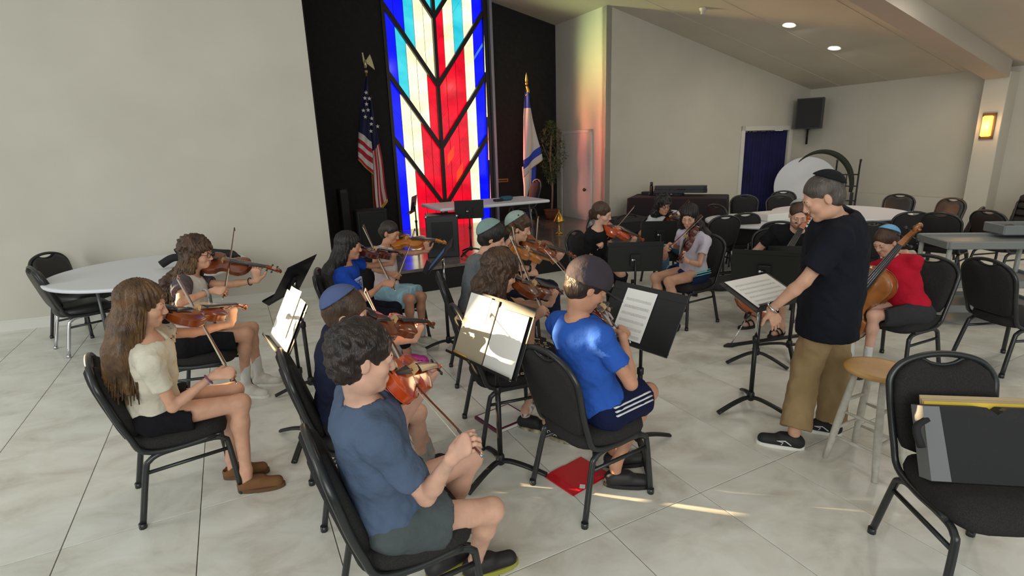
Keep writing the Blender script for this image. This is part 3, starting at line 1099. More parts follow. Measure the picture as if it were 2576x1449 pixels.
for i in range(9):
    mb.ball((random.uniform(-.15, .15), random.uniform(-.1, .1), .05), (random.uniform(.03, .06), .03, .03), 8, 5)
mb.build('contents', mat('odds', (60, 45, 40), .7, noise=(30, (90, 60, 50), 2)), bn)['kind'] = 'stuff'
rbg = soft_heap = blob_heap('red_bag', (4.62, 7.72, .745), (.10, .08, .09), mat('red_cloth', (190, 30, 44), .8), 'small red cloth bundle on the far round table behind the conductor', 'bundle', 4)
# stacked chairs at the far right
sk = MB()
for i in range(4):
    cx = dup(proto['fabric'], XY(11.75, 3.95 - .02 * i, .0 + .115 * i), YAW + math.radians(175), 'dark banquet chair in the stack by the column, ' + ('bottom', 'second from bottom', 'third from bottom', 'topmost')[i], 'stacked chairs by the column', 'chair')
for i in range(3):
    cx = dup(proto['fabric'], XY(11.7, 3.35 - .02 * i, .0 + .115 * i), YAW + math.radians(180), 'dark banquet chair in the farther right stack, ' + ('bottom', 'middle', 'topmost')[i], 'stacked chairs by the column', 'chair')

# ------------------------------------------------------------------ stool
stl = empty('bar_stool', (2.02, 2.76, 0), .47)
tag(stl, 'wooden stool with golden round seat and chipped white legs beside the conductor', 'stool')
M_seatw = mat('varnished_pine', (218, 176, 112), .38, noise=(6, (200, 150, 84), 5), coat=.2)
M_wleg = mat('chipped_white_paint', (205, 203, 195), .5, noise=(25, (188, 182, 168), 5))
SH = .60
MB().lathe([(.10, SH - .035), (.155, SH - .03), (.165, SH - .015), (.16, SH - .002), (.14, SH), (.02, SH - .006)], n=36).build('seat', M_seatw, stl)
LG = []
for i in range(4):
    a = PI / 4 + i * PI / 2
    top, bot = Vector((math.cos(a) * .10, math.sin(a) * .10, SH - .03)), Vector((math.cos(a) * .20, math.sin(a) * .20, 0))
    LG.append((top, bot))
    P_ = [top.lerp(bot, q) for q in (0, .2, .5, .8, 1)]
    MB().tube(P_, .02, 10, rs=[.014, .018, .021, .019, .015]).build('leg', M_wleg, stl)
for i in range(4):
    for z in ((.16, .33) if i % 2 else (.21, .40)):
        q = 1 - z / SH
        a_, b2 = LG[i][0].lerp(LG[i][1], q), LG[(i + 1) % 4][0].lerp(LG[(i + 1) % 4][1], q)
        MB().tube([a_, a_.lerp(b2, .5), b2], .009, 8, rs=[.007, .011, .007]).build('rung', M_wleg, stl)

# ------------------------------------------------------------------ music stands
M_stand = mat('stand_black', (27, 28, 28), .45, .2)
def paper_mat(name, staves, tone=(232, 230, 226), ang=0):
    m = bpy.data.materials.new(name)
    m.use_nodes = True
    nt = m.node_tree
    b = nt.nodes['Principled BSDF']
    b.inputs['Roughness'].default_value = .7
    tc = nt.nodes.new('ShaderNodeTexCoord')
    sx = nt.nodes.new('ShaderNodeSeparateXYZ')
    nt.links.new(tc.outputs['Generated'], sx.inputs[0])
    def math_(op, a, b_=None, v=None):
        n = nt.nodes.new('ShaderNodeMath')
        n.operation = op
        nt.links.new(a, n.inputs[0])
        if b_ is not None: nt.links.new(b_, n.inputs[1])
        if v is not None: n.inputs[1].default_value = v
        return n.outputs[0]
    v = math_('MULTIPLY', sx.outputs['Z'], v=staves)
    fr = math_('FRACT', v)
    a1 = math_('GREATER_THAN', fr, v=.3)
    a2 = math_('LESS_THAN', fr, v=.68)
    band = math_('MULTIPLY', a1, a2)
    f2 = math_('FRACT', math_('MULTIPLY', fr, v=12.5))
    ln_ = math_('LESS_THAN', f2, v=.3)
    nz = nt.nodes.new('ShaderNodeTexNoise')
    nz.inputs['Scale'].default_value = 60
    nt.links.new(tc.outputs['Generated'], nz.inputs['Vector'])
    nn_ = math_('GREATER_THAN', nz.outputs['Fac'], v=.58)
    mx = math_('MAXIMUM', ln_, nn_)
    mk = math_('MULTIPLY', band, mx)
    e1 = math_('GREATER_THAN', sx.outputs['Y'], v=.08)
    e2 = math_('LESS_THAN', sx.outputs['Y'], v=.92)
    e3 = math_('LESS_THAN', sx.outputs['Z'], v=.9)
    mk = math_('MULTIPLY', math_('MULTIPLY', mk, e1), math_('MULTIPLY', e2, e3))
    mk = math_('MULTIPLY', mk, v=.62)
    mix = nt.nodes.new('ShaderNodeMix')
    mix.data_type = 'RGBA'
    nt.links.new(mk, mix.inputs[0])
    mix.inputs[6].default_value = lin(*tone)
    mix.inputs[7].default_value = lin(70, 70, 74)
    nt.links.new(mix.outputs[2], b.inputs['Base Color'])
    return m
M_sheet = paper_mat('music_sheet', 7)
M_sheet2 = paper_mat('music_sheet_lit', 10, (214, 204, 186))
M_page = mat('plain_page', (226, 224, 218), .7)
M_binder = mat('binder_board', (176, 164, 140), .6)


def make_stand(name_loc, yaw_deg, h, tilt, label, W_=.50, D=.33, lip=.055, basez=0, base_rot=0, group=None, chrome=False):
    """front of the desk faces yaw; tilt = lean from vertical in degrees"""
    t = empty('music_stand', name_loc, math.radians(yaw_deg))
    tag(t, label, 'music stand', group)
    MB().tube([(0, 0, .08), (0, 0, h * .62)], .0155, 10).build('outer_pole', M_stand, t)
    MB().tube([(0, 0, h * .60), (0, 0, h - .02)], .0105, 10).build('inner_pole', M_chrome if chrome else M_stand, t)
    MB().lathe([(.016, h * .58), (.021, h * .585), (.021, h * .625), (.016, h * .63)], n=10).build('clutch', M_stand, t)
    MB().lathe([(.015, .06), (.026, .07), (.024, .12), (.017, .13)], n=10).build('base_hub', M_stand, t)
    for i in range(3):
        a = base_rot + i * 2 * PI / 3
        c, s = math.cos(a), math.sin(a)
        P_ = [(c * r, s * r, z) for r, z in ((.0, .085), (.06, .085), (.14, .065), (.21, .04), (.27, .016))]
        MB().tube(bezier(P_, 3), .02, 8, rs=None, flat=.62).build('leg', M_stand, t)
    R = Matrix.Rotation(-math.radians(tilt), 4, 'Y')       # desk plane local: x normal(front), y width, z up
    D4 = Matrix.Translation((.02, 0, h)) @ R
    MB().box((0, 0, 0), (.004, W_, D), bev=.0015).box((.0, 0, D / 2 - .045), (.008, W_, .006)).box((.0, 0, -D / 2 + .02), (.007, W_, .006)).build('desk', M_stand, t, D4)
    MB().box((lip / 2, 0, -D / 2), (lip, W_, .004), bev=.0015).box((lip, 0, -D / 2 + .006), (.003, W_, .014)).build('ledge', M_stand, t, D4)
    MB().box((-.012, 0, -.03), (.02, .10, .12), bev=.004).build('bracket', M_stand, t, D4)
    MB().ball((-.03, .03, -.02), (.012, .014, .014), 12, 8).tube([(-.03, 0, -.02), (-.03, .03, -.02)], .004).build('knob', M_chrome, t, D4)
    return t, D4


def sheet(stand, D4, y, z, w_, h_, m, name, label, cat='sheet music', x=.006, rot=0, curl=0.0, th=.002):
    """paper resting on a stand's desk: a separate thing"""
    M = stand.matrix_basis @ D4 @ Matrix.Translation((x, y, z)) @ Matrix.Rotation(rot, 4, 'X')
    mb = MB()
    n = 8
    vs = []
    for k in (0, 1):
        for i in range(n + 1):
            for j in (0, 1):
                yy = -w_ / 2 + w_ * i / n
                vs.append((curl * math.sin(PI * i / n) + k * th, yy, -h_ / 2 + h_ * j))
    fs = []
    for i in range(n):
        fs.append((i * 2, i * 2 + 1, i * 2 + 3, i * 2 + 2))
        o_ = 2 * n + 2
        fs.append((o_ + i * 2, o_ + i * 2 + 2, o_ + i * 2 + 3, o_ + i * 2 + 1))
        fs.append((i * 2, i * 2 + 2, o_ + i * 2 + 2, o_ + i * 2))
        fs.append((i * 2 + 1, o_ + i * 2 + 1, o_ + i * 2 + 3, i * 2 + 3))
    fs += [(0, 2 * n + 2, 2 * n + 3, 1), (2 * n, 2 * n + 1, 4 * n + 3, 4 * n + 2)]
    mb.add(vs, fs)
    o = mb.build(name, m)
    o.matrix_world = M
    tag(o, label, cat)
    return o


S1 = make_stand((-1.63, 3.97, 0), 176, .935, 33, 'black music stand seen from behind, in front of the curly-haired girl', base_rot=.4)
S2 = make_stand((-1.38, 3.20, 0), -146, .84, 27, 'sunlit music stand between the two left chairs, loaded with music', base_rot=1.0)
sheet(*S2, -.11, 0, .25, .33, M_page, 'music_folder', 'open cream folder on the sunlit left stand', 'folder', th=.006)
sheet(*S2, .10, .01, .23, .33, M_sheet2, 'sheet_music', 'music page at the open right half on the sunlit left stand', x=.01)
sheet(*S2, -.02, .06, .24, .30, M_sheet2, 'sheet_music', 'loose music page lying uppermost on the sunlit left stand', x=.016, rot=.05, curl=.01)
S3 = make_stand((-.62, 4.82, 0), 184, .91, 42, 'black music stand seen edge-on before the girl in the pale blue skirt', base_rot=.2, chrome=True)
o = sheet(*S3, -.02, -.06, .21, .24, mat('blue_page', (70, 120, 170), .6), 'blue_booklet', 'blue booklet on the edge-on stand', 'booklet')
S4 = make_stand((-.10, 2.77, 0), -140, .88, 24, 'big music stand in the centre with a brightly sunlit page', W_=.56, D=.38, base_rot=.15)
sheet(*S4, .135, -.03, .24, .34, M_page, 'music_page', 'brightly sunlit white page on the right half of the centre stand', x=.012)
sheet(*S4, -.16, .10, .19, .15, M_page, 'music_page', 'small pale page at the upper left of the centre stand', x=.012)
sheet(*S4, -.13, -.01, .26, .36, M_binder, 'open_binder', 'open tan binder lying on the centre stand', 'binder', th=.006)
pn = MB().tube([(.03, -.24, -.175), (.03, -.12, -.178)], .004, 6).build('pencil', mat('pencil_yellow', (225, 165, 50), .5))
pn.matrix_world = S4[0].matrix_basis @ S4[1]
tag(pn, 'yellow pencil lying on the ledge of the centre stand', 'pencil')
S5 = make_stand((.75, 2.97, 0), -142, .875, 30, 'black music stand holding one white page, in front of the boy in the cap', W_=.52, D=.36, base_rot=.9)
sheet(*S5, -.04, 0, .215, .30, M_sheet, 'sheet_music', 'white page of music on the stand before the boy in the cap')
S6 = make_stand((1.66, 3.46, 0), -62, .86, 68, 'conductor\'s music stand with an almost flat desk', base_rot=.35, chrome=True)
sheet(*S6, .01, .01, .42, .30, M_sheet, 'sheet_music', 'wide white score on the conductor\'s flat stand')
S7 = make_stand((2.07, 4.28, 0), 63, .82, 20, 'black music stand seen from behind, before the bearded cellist, the left of two', base_rot=.1)
S7b = make_stand((2.42, 4.42, 0), 80, .81, 12, 'black music stand with a pale green ledge, right of two before the cellist', base_rot=.9)
for ch in S7b[0].children:
    if ch.name.startswith('ledge'):
        ch.data.materials[0] = mat('pale_green_ledge', (110, 135, 128), .3, .4)
        ch['label'] = 'pale green-grey ledge'
S8 = make_stand((1.18, 4.98, 0), 88, .80, 10, 'wide black music stand seen from behind, before the woman with the orange viola', W_=.52, D=.30, base_rot=.3)
S9 = make_stand((1.76, 6.22, 0), 85, .82, 8, 'black music stand seen from behind, before the woman in the white shirt', W_=.45, D=.28, base_rot=.6)
S11 = make_stand(fl(1186, 640, ST_H), 93, .66, 8, 'black music stand on the stage in front of the white table', W_=.42, D=.27, base_rot=.5)
S12 = make_stand(fl(1052, 622, ST_H), 178, .69, 10, 'black music stand on the stage, turned sideways against the red glass', W_=.40, D=.27, base_rot=.2)
# ------------------------------------------------------------------ flags
M_fr = mat('flag_red', (168, 30, 44), .8)
M_fw = mat('flag_white', (205, 196, 192), .8)
M_fb = mat('flag_navy', (22, 26, 66), .8)
M_fl = mat('flag_blue', (40, 62, 168), .8)
M_gold = mat('gold_fringe', (206, 158, 62), .5, bump=(200, .5))
M_polew = mat('pole_wood', (120, 82, 40), .4)
M_goldm = mat('gilt', (190, 150, 80), .3, .8)


def pxs(px, py, t):
    s, z = onT(px, py, t)
    return np.array([s, z])


def lerp_curve(C, q):
    q = q * (len(C) - 1)
    i = min(int(q), len(C) - 2)
    return C[i] + (C[i + 1] - C[i]) * (q - i)


def lobe(parent, name, L, Rr, t, nu, nv, matf, ripple=.03, ph=0, base=None):
    """cloth between left edge L and right edge R (lists of (s,z)); matf(i,j)->material; one mesh with several materials"""
    mb = MB()
    for j in range(nv + 1):
        a, b_ = lerp_curve(L, j / nv), lerp_curve(Rr, j / nv)
        for i in range(nu + 1):
            q = i / nu
            p = a + (b_ - a) * q
            tt = t + ripple * math.sin(q * PI * 2.2 + ph + j * .08)
            mb.v.append(tuple(XY(p[0], tt, p[1]) - base))
    ms, idx = [], []
    for j in range(nv):
        for i in range(nu):
            mb.f.append((j * (nu + 1) + i, j * (nu + 1) + i + 1, (j + 1) * (nu + 1) + i + 1, (j + 1) * (nu + 1) + i))
            mb.sm.append(True)
            m_ = matf(i, j)
            if m_ not in ms: ms.append(m_)
            idx.append(ms.index(m_))
    o = mb.build(name, ms[0], parent)
    for m_ in ms[1:]: o.data.materials.append(m_)
    o.data.polygons.foreach_set('material_index', idx)
    so = o.modifiers.new('t', 'SOLIDIFY')
    so.thickness = .006
    return o


T1 = 9.55
bs_, bz_ = pxs(944, 585, T1)
base = XY(bs_, T1, ST_H)
us = empty('flag_on_stand', base)
tag(us, 'hanging striped flag with stars and gold fringe left of the stained glass', 'flag')
top = pxs(921, 185, T1)
tp = XY(top[0], T1, top[1]) - base
MB().tube([(0, 0, 0), tuple(tp)], .016, 8).build('pole', M_polew, us)
MB().lathe([(.13, 0), (.12, .03), (.05, .05), (.03, .12)], n=20).build('base', M_goldm, us)
eg = MB()
eg.ball(tp + np.array([0, 0, .03]), .03).ball(tp + np.array([0, 0, .15]), (.03, .03, .07))
eg.prism([(0, .1), (.09, .22), (.12, .12), (.15, -.02), (.06, .05)], -.008, .008, Matrix.Rotation(YAW, 3, 'Z') @ Matrix.Rotation(PI / 2, 3, 'X'), Vector(tp) + Vector((0, 0, .08)))
eg.prism([(0, .1), (-.02, .24), (-.04, .24), (-.03, .1), (-.02, 0)], -.008, .008, Matrix.Rotation(YAW, 3, 'Z') @ Matrix.Rotation(PI / 2, 3, 'X'), Vector(tp) + Vector((0, 0, .08)))
eg.build('eagle_finial', mat('pale_gilt', (180, 170, 130), .35, .6), us)
LA = [pxs(*p, T1 - .05) for p in ((920, 192), (912, 240), (905, 300), (902, 345), (900, 372), (900, 403))]
RA = [pxs(*p, T1 - .05) for p in ((924, 192), (929, 260), (932, 320), (936, 372), (937, 400), (938, 440))]
lobe(us, 'flag_cloth', LA, RA, T1 - .05, 10, 50, lambda i, j: M_fb if j < 27 else ((M_fw, M_fr)[((j - 27) // 4) % 2] if j < 49 else M_gold), .04, .3, base)
LB = [pxs(*p, T1) for p in ((928, 240), (932, 345), (938, 440), (941, 500), (947, 557))]
RB = [pxs(*p, T1) for p in ((934, 240), (950, 335), (962, 400), (968, 470), (974, 506))]
lobe(us, 'flag_cloth', LB, RB, T1, 12, 40, lambda i, j: M_fb if j < 14 else (M_gold if j > 37 else (M_fr, M_fr, M_fw, M_fw)[(i + 1) % 4]), .05, 1.2, base)
st = MB()
for (px, py) in ((921, 233), (929, 248), (918, 247), (922, 262), (914, 278), (926, 277), (919, 294), (935, 298), (934, 312), (950, 318), (933, 330)):
    s_, z_ = pxs(px, py, T1 - .11)
    pl = []
    for k in range(10):
        r_ = .036 if k % 2 == 0 else .015
        pl.append((math.sin(k * PI / 5) * r_, math.cos(k * PI / 5) * r_))
    st.prism(pl, 0, .003, Matrix.Rotation(YAW, 3, 'Z') @ Matrix.Rotation(PI / 2, 3, 'X'), XY(s_, T1 - .11, z_) - base)
st.build('stars', M_fw, us)['kind'] = 'stuff'
T2 = 9.75
bs_, bz_ = pxs(1331, 590, T2)
base = XY(bs_, T2, ST_H)
isf = empty('flag_on_stand', base)
tag(isf, 'hanging white flag with blue bands and gold fringe right of the stained glass', 'flag')
top = pxs(1325, 215, T2)
tp = XY(top[0], T2, top[1]) - base
MB().tube([(0, 0, 0), tuple(tp)], .016, 8).build('pole', M_polew, isf)
MB().lathe([(.13, 0), (.12, .03), (.05, .05), (.03, .12)], n=20).build('base', M_goldm, isf)
MB().ball(tp + np.array([0, 0, .03]), .03).lathe([(.02, .04), (.03, .1), (.012, .2), (.004, .24)], tuple(tp), 10).build('finial', M_goldm, isf)
MB().tube(bezier([tp + np.array([.0, -.03, -.02]), tp + np.array([.03, -.05, -.12]), tp + np.array([-.02, -.05, -.2])], 4), .022, 6).build('tassel', M_gold, isf)
LA = [pxs(*p, T2 - .05) for p in ((1322, 232), (1319, 300), (1318, 380), (1316, 415), (1315, 447))]
RA = [pxs(*p, T2 - .05) for p in ((1330, 232), (1342, 300), (1353, 350), (1359, 378), (1363, 403))]
lobe(isf, 'flag_cloth', LA, RA, T2 - .05, 10, 48, lambda i, j: M_fl if (j < 7 or 32 <= j < 40) else (M_gold if j >= 47 else M_fw), .04, .5, base)
LB = [pxs(*p, T2) for p in ((1315, 420), (1318, 470), (1317, 510), (1326, 548))]
RB = [pxs(*p, T2) for p in ((1350, 405), (1346, 470), (1340, 482), (1334, 546))]
lobe(isf, 'flag_cloth', LB, RB, T2, 10, 30, lambda i, j: M_gold if (j >= 29 or (i > 5 and 13 <= j < 16)) else (M_fl if (i > 6 and j < 14) or (j > 20 and i < 4) else M_fw), .04, 2.2, base)

# ------------------------------------------------------------------ ficus
bp = XY(5.98, 9.75, ST_H)
fi = empty('potted_ficus', bp)
tag(fi, 'slim artificial ficus tree in a brown pot beside the white door', 'potted tree')
MB().lathe([(.12, 0), (.15, .12), (.17, .2), (.18, .21), (.15, .215)], n=20).build('pot', mat('terracotta_brown', (96, 58, 40), .7), fi)
MB().tube(bezier([(0, 0, .2), (.02, .01, .7), (-.02, 0, 1.2), (.01, 0, 1.7)], 5), .02, 8).tube(bezier([(0, 0, 1.0), (.1, .04, 1.3), (.16, .02, 1.6)], 4), .009, 6).tube(bezier([(0, 0, 1.1), (-.1, .02, 1.35), (-.18, 0, 1.55)], 4), .009, 6).build('trunk', mat('pale_bark', (112, 100, 82), .8), fi)
lv = MB()
r_ = random.Random(3)
for i in range(1150):
    z = r_.uniform(.75, 2.02)
    wd = .34 * math.sin(min(1, max(0, (z - .55) / 1.5)) * PI) ** .7 * (.35 + .65 * min(1, max(0, (z - .8) / .5)))
    a = r_.uniform(0, 2 * PI)
    q = wd * math.sqrt(r_.random())
    c = Vector((math.cos(a) * q, math.sin(a) * q * .8, z))
    R3 = Matrix.Rotation(r_.uniform(0, 6.28), 3, 'Z') @ Matrix.Rotation(r_.uniform(-1.2, .4), 3, 'X')
    l_ = r_.uniform(.045, .075)
    lv.add([R3 @ Vector(p) + c for p in ((0, 0, 0), (.016, l_ * .5, .004), (0, l_, -.006), (-.016, l_ * .5, .004))], [(0, 1, 2), (0, 2, 3)])
lv.build('foliage', mat('ficus_green', (60, 74, 44), .5, noise=(12, (92, 104, 66), 2)), fi)['kind'] = 'stuff'

# ------------------------------------------------------------------ things on and by the stage
rb = empty('amplifier_case', XY(5.95, 7.35, ST_H), YAW - .05)
tag(rb, 'low black padded equipment bag on the right end of the stage', 'bag')
MB().box((0, 0, .14), (.85, .5, .28), bev=.05).build('body', mat('black_nylon', (28, 28, 31), .7, bump=(60, .3)), rb)
MB().tube(bezier([(-.2, -.1, .28), (-.1, -.12, .33), (.1, -.12, .33), (.2, -.1, .28)], 4), .012, 6).build('handle', M_blk, rb)
bp2 = XY(5.30, 7.25, ST_H)
bk = empty('backpack', bp2, 0)
tag(bk, 'grey and white patterned backpack leaning on the stage bag', 'backpack')
def soft_box(hx, hy, hz, sub=3, p=.35):
    bm = bmesh.new()
    bmesh.ops.create_icosphere(bm, subdivisions=sub, radius=1)
    for v in bm.verts:
        c = v.co
        v.co = Vector([math.copysign(abs(c[i]) ** p * h, c[i]) for i, h in enumerate((hx, hy, hz))])
    return bm
def from_bm(name, bm, m, parent=None, M=None):
    me = bpy.data.meshes.new(name)
    if M is not None: bm.transform(M)
    bm.to_mesh(me)
    bm.free()
    for p in me.polygons: p.use_smooth = True
    me.materials.append(m)
    o = bpy.data.objects.new(name, me)
    COL.objects.link(o)
    if parent: o.parent = parent
    return o
from_bm('body', soft_box(.15, .11, .2, 4, .5), mat('marbled_fabric', (92, 94, 100), .8, noise=(14, (186, 188, 190), 5)), bk, Matrix.Translation((0, 0, .2)))
from_bm('front_pocket', soft_box(.11, .06, .09, 3, .5), mat('marbled_fabric', (92, 94, 100)), bk, Matrix.Translation((-.02, -.10, .12)))
MB().tube(bezier([(-.07, -.02, .39), (-.04, 0, .45), (.04, 0, .45), (.07, -.02, .39)], 4), .008, 6).tube(bezier([(-.12, -.09, .34), (-.18, -.17, .2), (-.13, -.12, .03)], 4), .014, 6, flat=.5).build('strap', M_blk, bk)
bl = empty('brass_lamp', XY(5.05, 8.0, ST_H), 0)
tag(bl, 'small brass lamp with a conical shade standing on the stage', 'lamp')
M_brass = mat('brass', (200, 160, 70), .25, .9)
MB().lathe([(.07, 0), (.065, .02), (.012, .04), (.012, .22), (.02, .24)], n=16).build('stem', M_brass, bl)
MB().lathe([(.10, .22), (.095, .24), (.03, .36), (.012, .38), (.01, .44)], n=20).build('shade', M_brass, bl)
for i, (s_, w__, h__, lb) in enumerate(((1.62, .14, .95, 'tall narrow black speaker column at the left end of the recess'), (1.95, .5, .62, 'black covered box at the left of the stage behind the flag'))):
    e_ = empty('speaker_column' if i == 0 else 'covered_box', XY(s_, 9.2 - .4 * i, ST_H), YAW)
    tag(e_, lb, 'speaker' if i == 0 else 'box')
    MB().box((0, 0, h__ / 2), (w__, .3, h__), bev=.02).build('cabinet', mat('matt_black', (24, 24, 26), .6), e_)
    MB().box((0, -.155, h__ / 2), (w__ * .8, .012, h__ * .85), bev=.004).build('grille', M_grille, e_)
ch = place_chair(*XY(5.0, 9.2)[:2], 200, 'dark chair standing on the stage behind the white table', 'fabric')
ch.location.z = ST_H
# cello gig bag lying on the floor behind the girl in navy shorts
gb = fl(1862, 708, .06)
g_ = empty('gig_bag', (gb[0] + .05, gb[1], 0), .25)
tag(g_, 'dark grey instrument bag lying flat on the floor behind the navy-shorts girl', 'bag')
from_bm('body', soft_box(.55, .18, .07, 4, .5), mat('grey_nylon', (52, 53, 56), .8, bump=(40, .3)), g_, Matrix.Translation((0, 0, .07)))
MB().tube(bezier([(-.2, 0, .13), (-.1, .03, .19), (.1, .03, .19), (.2, 0, .13)], 4), .012, 6).build('strap', M_blk, g_)
e_ = MB().box((0, 0, .012), (.22, .07, .024), .3, bev=.01)
e_ = e_.build('small_pouch', M_blk)
e_.location = (gb[0] - .15, gb[1] + .12, .14)
tag(e_, 'small dark pouch lying on the grey instrument bag', 'pouch')
# ------------------------------------------------------------------ floor items
p = fl(1452, 1198, 0)
fd = MB()
fd.box((0, 0, .004), (.30, .235, .003)).box((0, .002, .008), (.30, .23, .003)).box((-.05, 0, .0115), (.10, .235, .002))
o = fd.build('red_folder', mat('red_plastic', (196, 22, 40), .28, coat=.4))
o.location = (p[0], p[1], 0)
o.rotation_euler = (0, 0, math.radians(38))
tag(o, 'red plastic folder lying on the floor beneath the boy in the cap', 'folder')
MB().box((-.06, -.1, .0135), (.035, .03, .001), .7).build('label_sticker', M_page, o)
p = fl(1265, 1055, 0)
bd_ = empty('binder', (p[0], p[1], 0), math.radians(37))
tag(bd_, 'white binder with maroon border lying under the patterned-skirt girl\'s chair', 'binder')
MB().box((0, 0, .012), (.30, .27, .022), bev=.003).build('cover', mat('maroon_board', (92, 34, 56), .5), bd_)
MB().box((0, 0, .0245), (.265, .235, .002)).build('page', M_page, bd_)
MB().box((0, -.138, .011), (.29, .006, .016)).build('page_edge', M_page, bd_)
# cello endpin strap board
p0, p1 = fl(1830, 872, .0), fl(2000, 848, .0)
sb = MB()
d = unit(p1 - p0)
n = np.array([-d[1], d[0], 0])
vs = []
for p_, w_ in ((p0 - d * .04, .004), (p0 + d * .02, .035), (p0 + d * .1, .02), (p1 + d * .1, .02)):
    for q in (-1, 1):
        vs += [tuple(p_ + n * w_ * q + np.array([0, 0, .001])), tuple(p_ + n * w_ * q + np.array([0, 0, .02]))]
fs = []
for i in range(3):
    k = i * 4
    fs += [(k, k + 4, k + 5, k + 1), (k + 2, k + 3, k + 7, k + 6), (k + 1, k + 5, k + 7, k + 3), (k, k + 2, k + 6, k + 4)]
fs += [(0, 1, 3, 2), (12, 14, 15, 13)]
sb.add(vs, fs)
o = sb.build('endpin_strap', M_blk)
tag(o, 'black endpin anchor strap on the floor in front of the bearded cellist', 'anchor')
# small bottle and bag under stands
p = fl(1590, 750, 0)
wb = empty('water_jug', (p[0], p[1], 0))
tag(wb, 'clear water bottle with dark cap on the floor behind the wide black stand', 'bottle')
MB().lathe([(.035, 0), (.038, .01), (.038, .16), (.025, .19)], n=14).build('body', mat('clear_plastic', (190, 205, 210), .15, spec=.6), wb)
MB().lathe([(.02, .19), (.02, .23), (.016, .235)], n=12).build('cap', M_blk, wb)
# tote bag, folder and card on the near chair
tbx = empty('tote_bag', (1.94, 1.89, .467), math.radians(-95 - 4))
tbx.scale = (1.12, 1.3, 1.12)
tag(tbx, 'black square tote bag with grey side panels propped on the nearest empty chair', 'bag')
M_tote = mat('black_canvas', (27, 28, 30), .8, bump=(90, .3))
M_totg = mat('grey_panel', (112, 114, 116), .75, bump=(90, .2))
Rt = Matrix.Rotation(math.radians(-22), 4, 'Y')
MB().prism([(-.20, 0), (.20, 0), (.21, .27), (.03, .27), (.0, .245), (-.03, .27), (-.21, .27)], -.035, .035, Matrix(((0, 0, 1), (1, 0, 0), (0, 1, 0)))).build('body', M_tote, tbx, Rt)
for sx in (-1, 1):
    MB().prism([(sx * .145, .002), (sx * .202, .002), (sx * .213, .268), (sx * .165, .268)][::sx], -.037, .0375, Matrix(((0, 0, 1), (1, 0, 0), (0, 1, 0)))).build('side_panel', M_totg, tbx, Rt)
MB().tube(bezier([(.03, -.2, .22), (.05, -.24, .19), (.05, -.23, .12)], 4), .012, 6).build('strap', M_tote, tbx, Rt)
fo = MB().box((0, 0, .135), (.006, .36, .27), bev=.001).box((.006, 0, .128), (.003, .355, .256))
o = fo.build('manila_folder', mat('manila', (170, 148, 112), .7))
o.matrix_world = tbx.matrix_basis @ Rt @ Matrix.Translation((-.050, 0, .034))
tag(o, 'tan cardboard folder behind the tote bag on the nearest chair', 'folder')
yl = MB().box((0, 0, .135), (.004, .345, .27)).build('yellow_card', mat('yellow_card', (232, 200, 62), .6))
yl.matrix_world = tbx.matrix_basis @ Rt @ Matrix.Translation((-.0405, 0, .011))
tag(yl, 'yellow card sticking out of the tote bag on the nearest chair', 'card')

# ------------------------------------------------------------------ instruments
def wood(name, a, b_, rough=.22):
    return mat(name, a, rough, noise=(9, b_, 6), coat=.5, spec=.5)
VW = {'amber': wood('amber_varnish', (150, 74, 26), (116, 50, 18)), 'orange': wood('orange_varnish', (208, 82, 22), (170, 58, 14)), 'gold': wood('golden_varnish', (190, 118, 34), (150, 84, 22)),
      'dark': wood('dark_red_varnish', (92, 30, 18), (64, 20, 14)), 'brown': wood('brown_varnish', (130, 62, 26), (92, 42, 18)), 'cello': wood('cello_varnish', (176, 88, 34), (138, 62, 24)), 'cello2': wood('cello_varnish_light', (158, 98, 46), (120, 70, 30))}
M_ebony = mat('ebony', (34, 34, 37), .32, spec=.6)
M_maple = mat('maple_bridge', (196, 160, 104), .5)
M_string = mat('steel_string', (190, 190, 190), .25, .9)


def violin_half(x):
    """half width at fraction x (0 tail .. 1 neck) of the body length, relative to body length"""
    K = [(0, 0), (.01, .10), (.04, .19), (.10, .258), (.18, .288), (.26, .286), (.33, .262), (.375, .252), (.385, .215), (.42, .175), (.50, .156), (.58, .165), (.64, .20), (.652, .222), (.69, .222), (.76, .236), (.83, .238), (.90, .212), (.95, .165), (.985, .10), (1.0, .03), (1.001, 0)]
    for i in range(len(K) - 1):
        if x <= K[i + 1][0]:
            a, b_ = K[i], K[i + 1]
            q = (x - a[0]) / (b_[0] - a[0])
            return a[1] + (b_[1] - a[1]) * q
    return 0


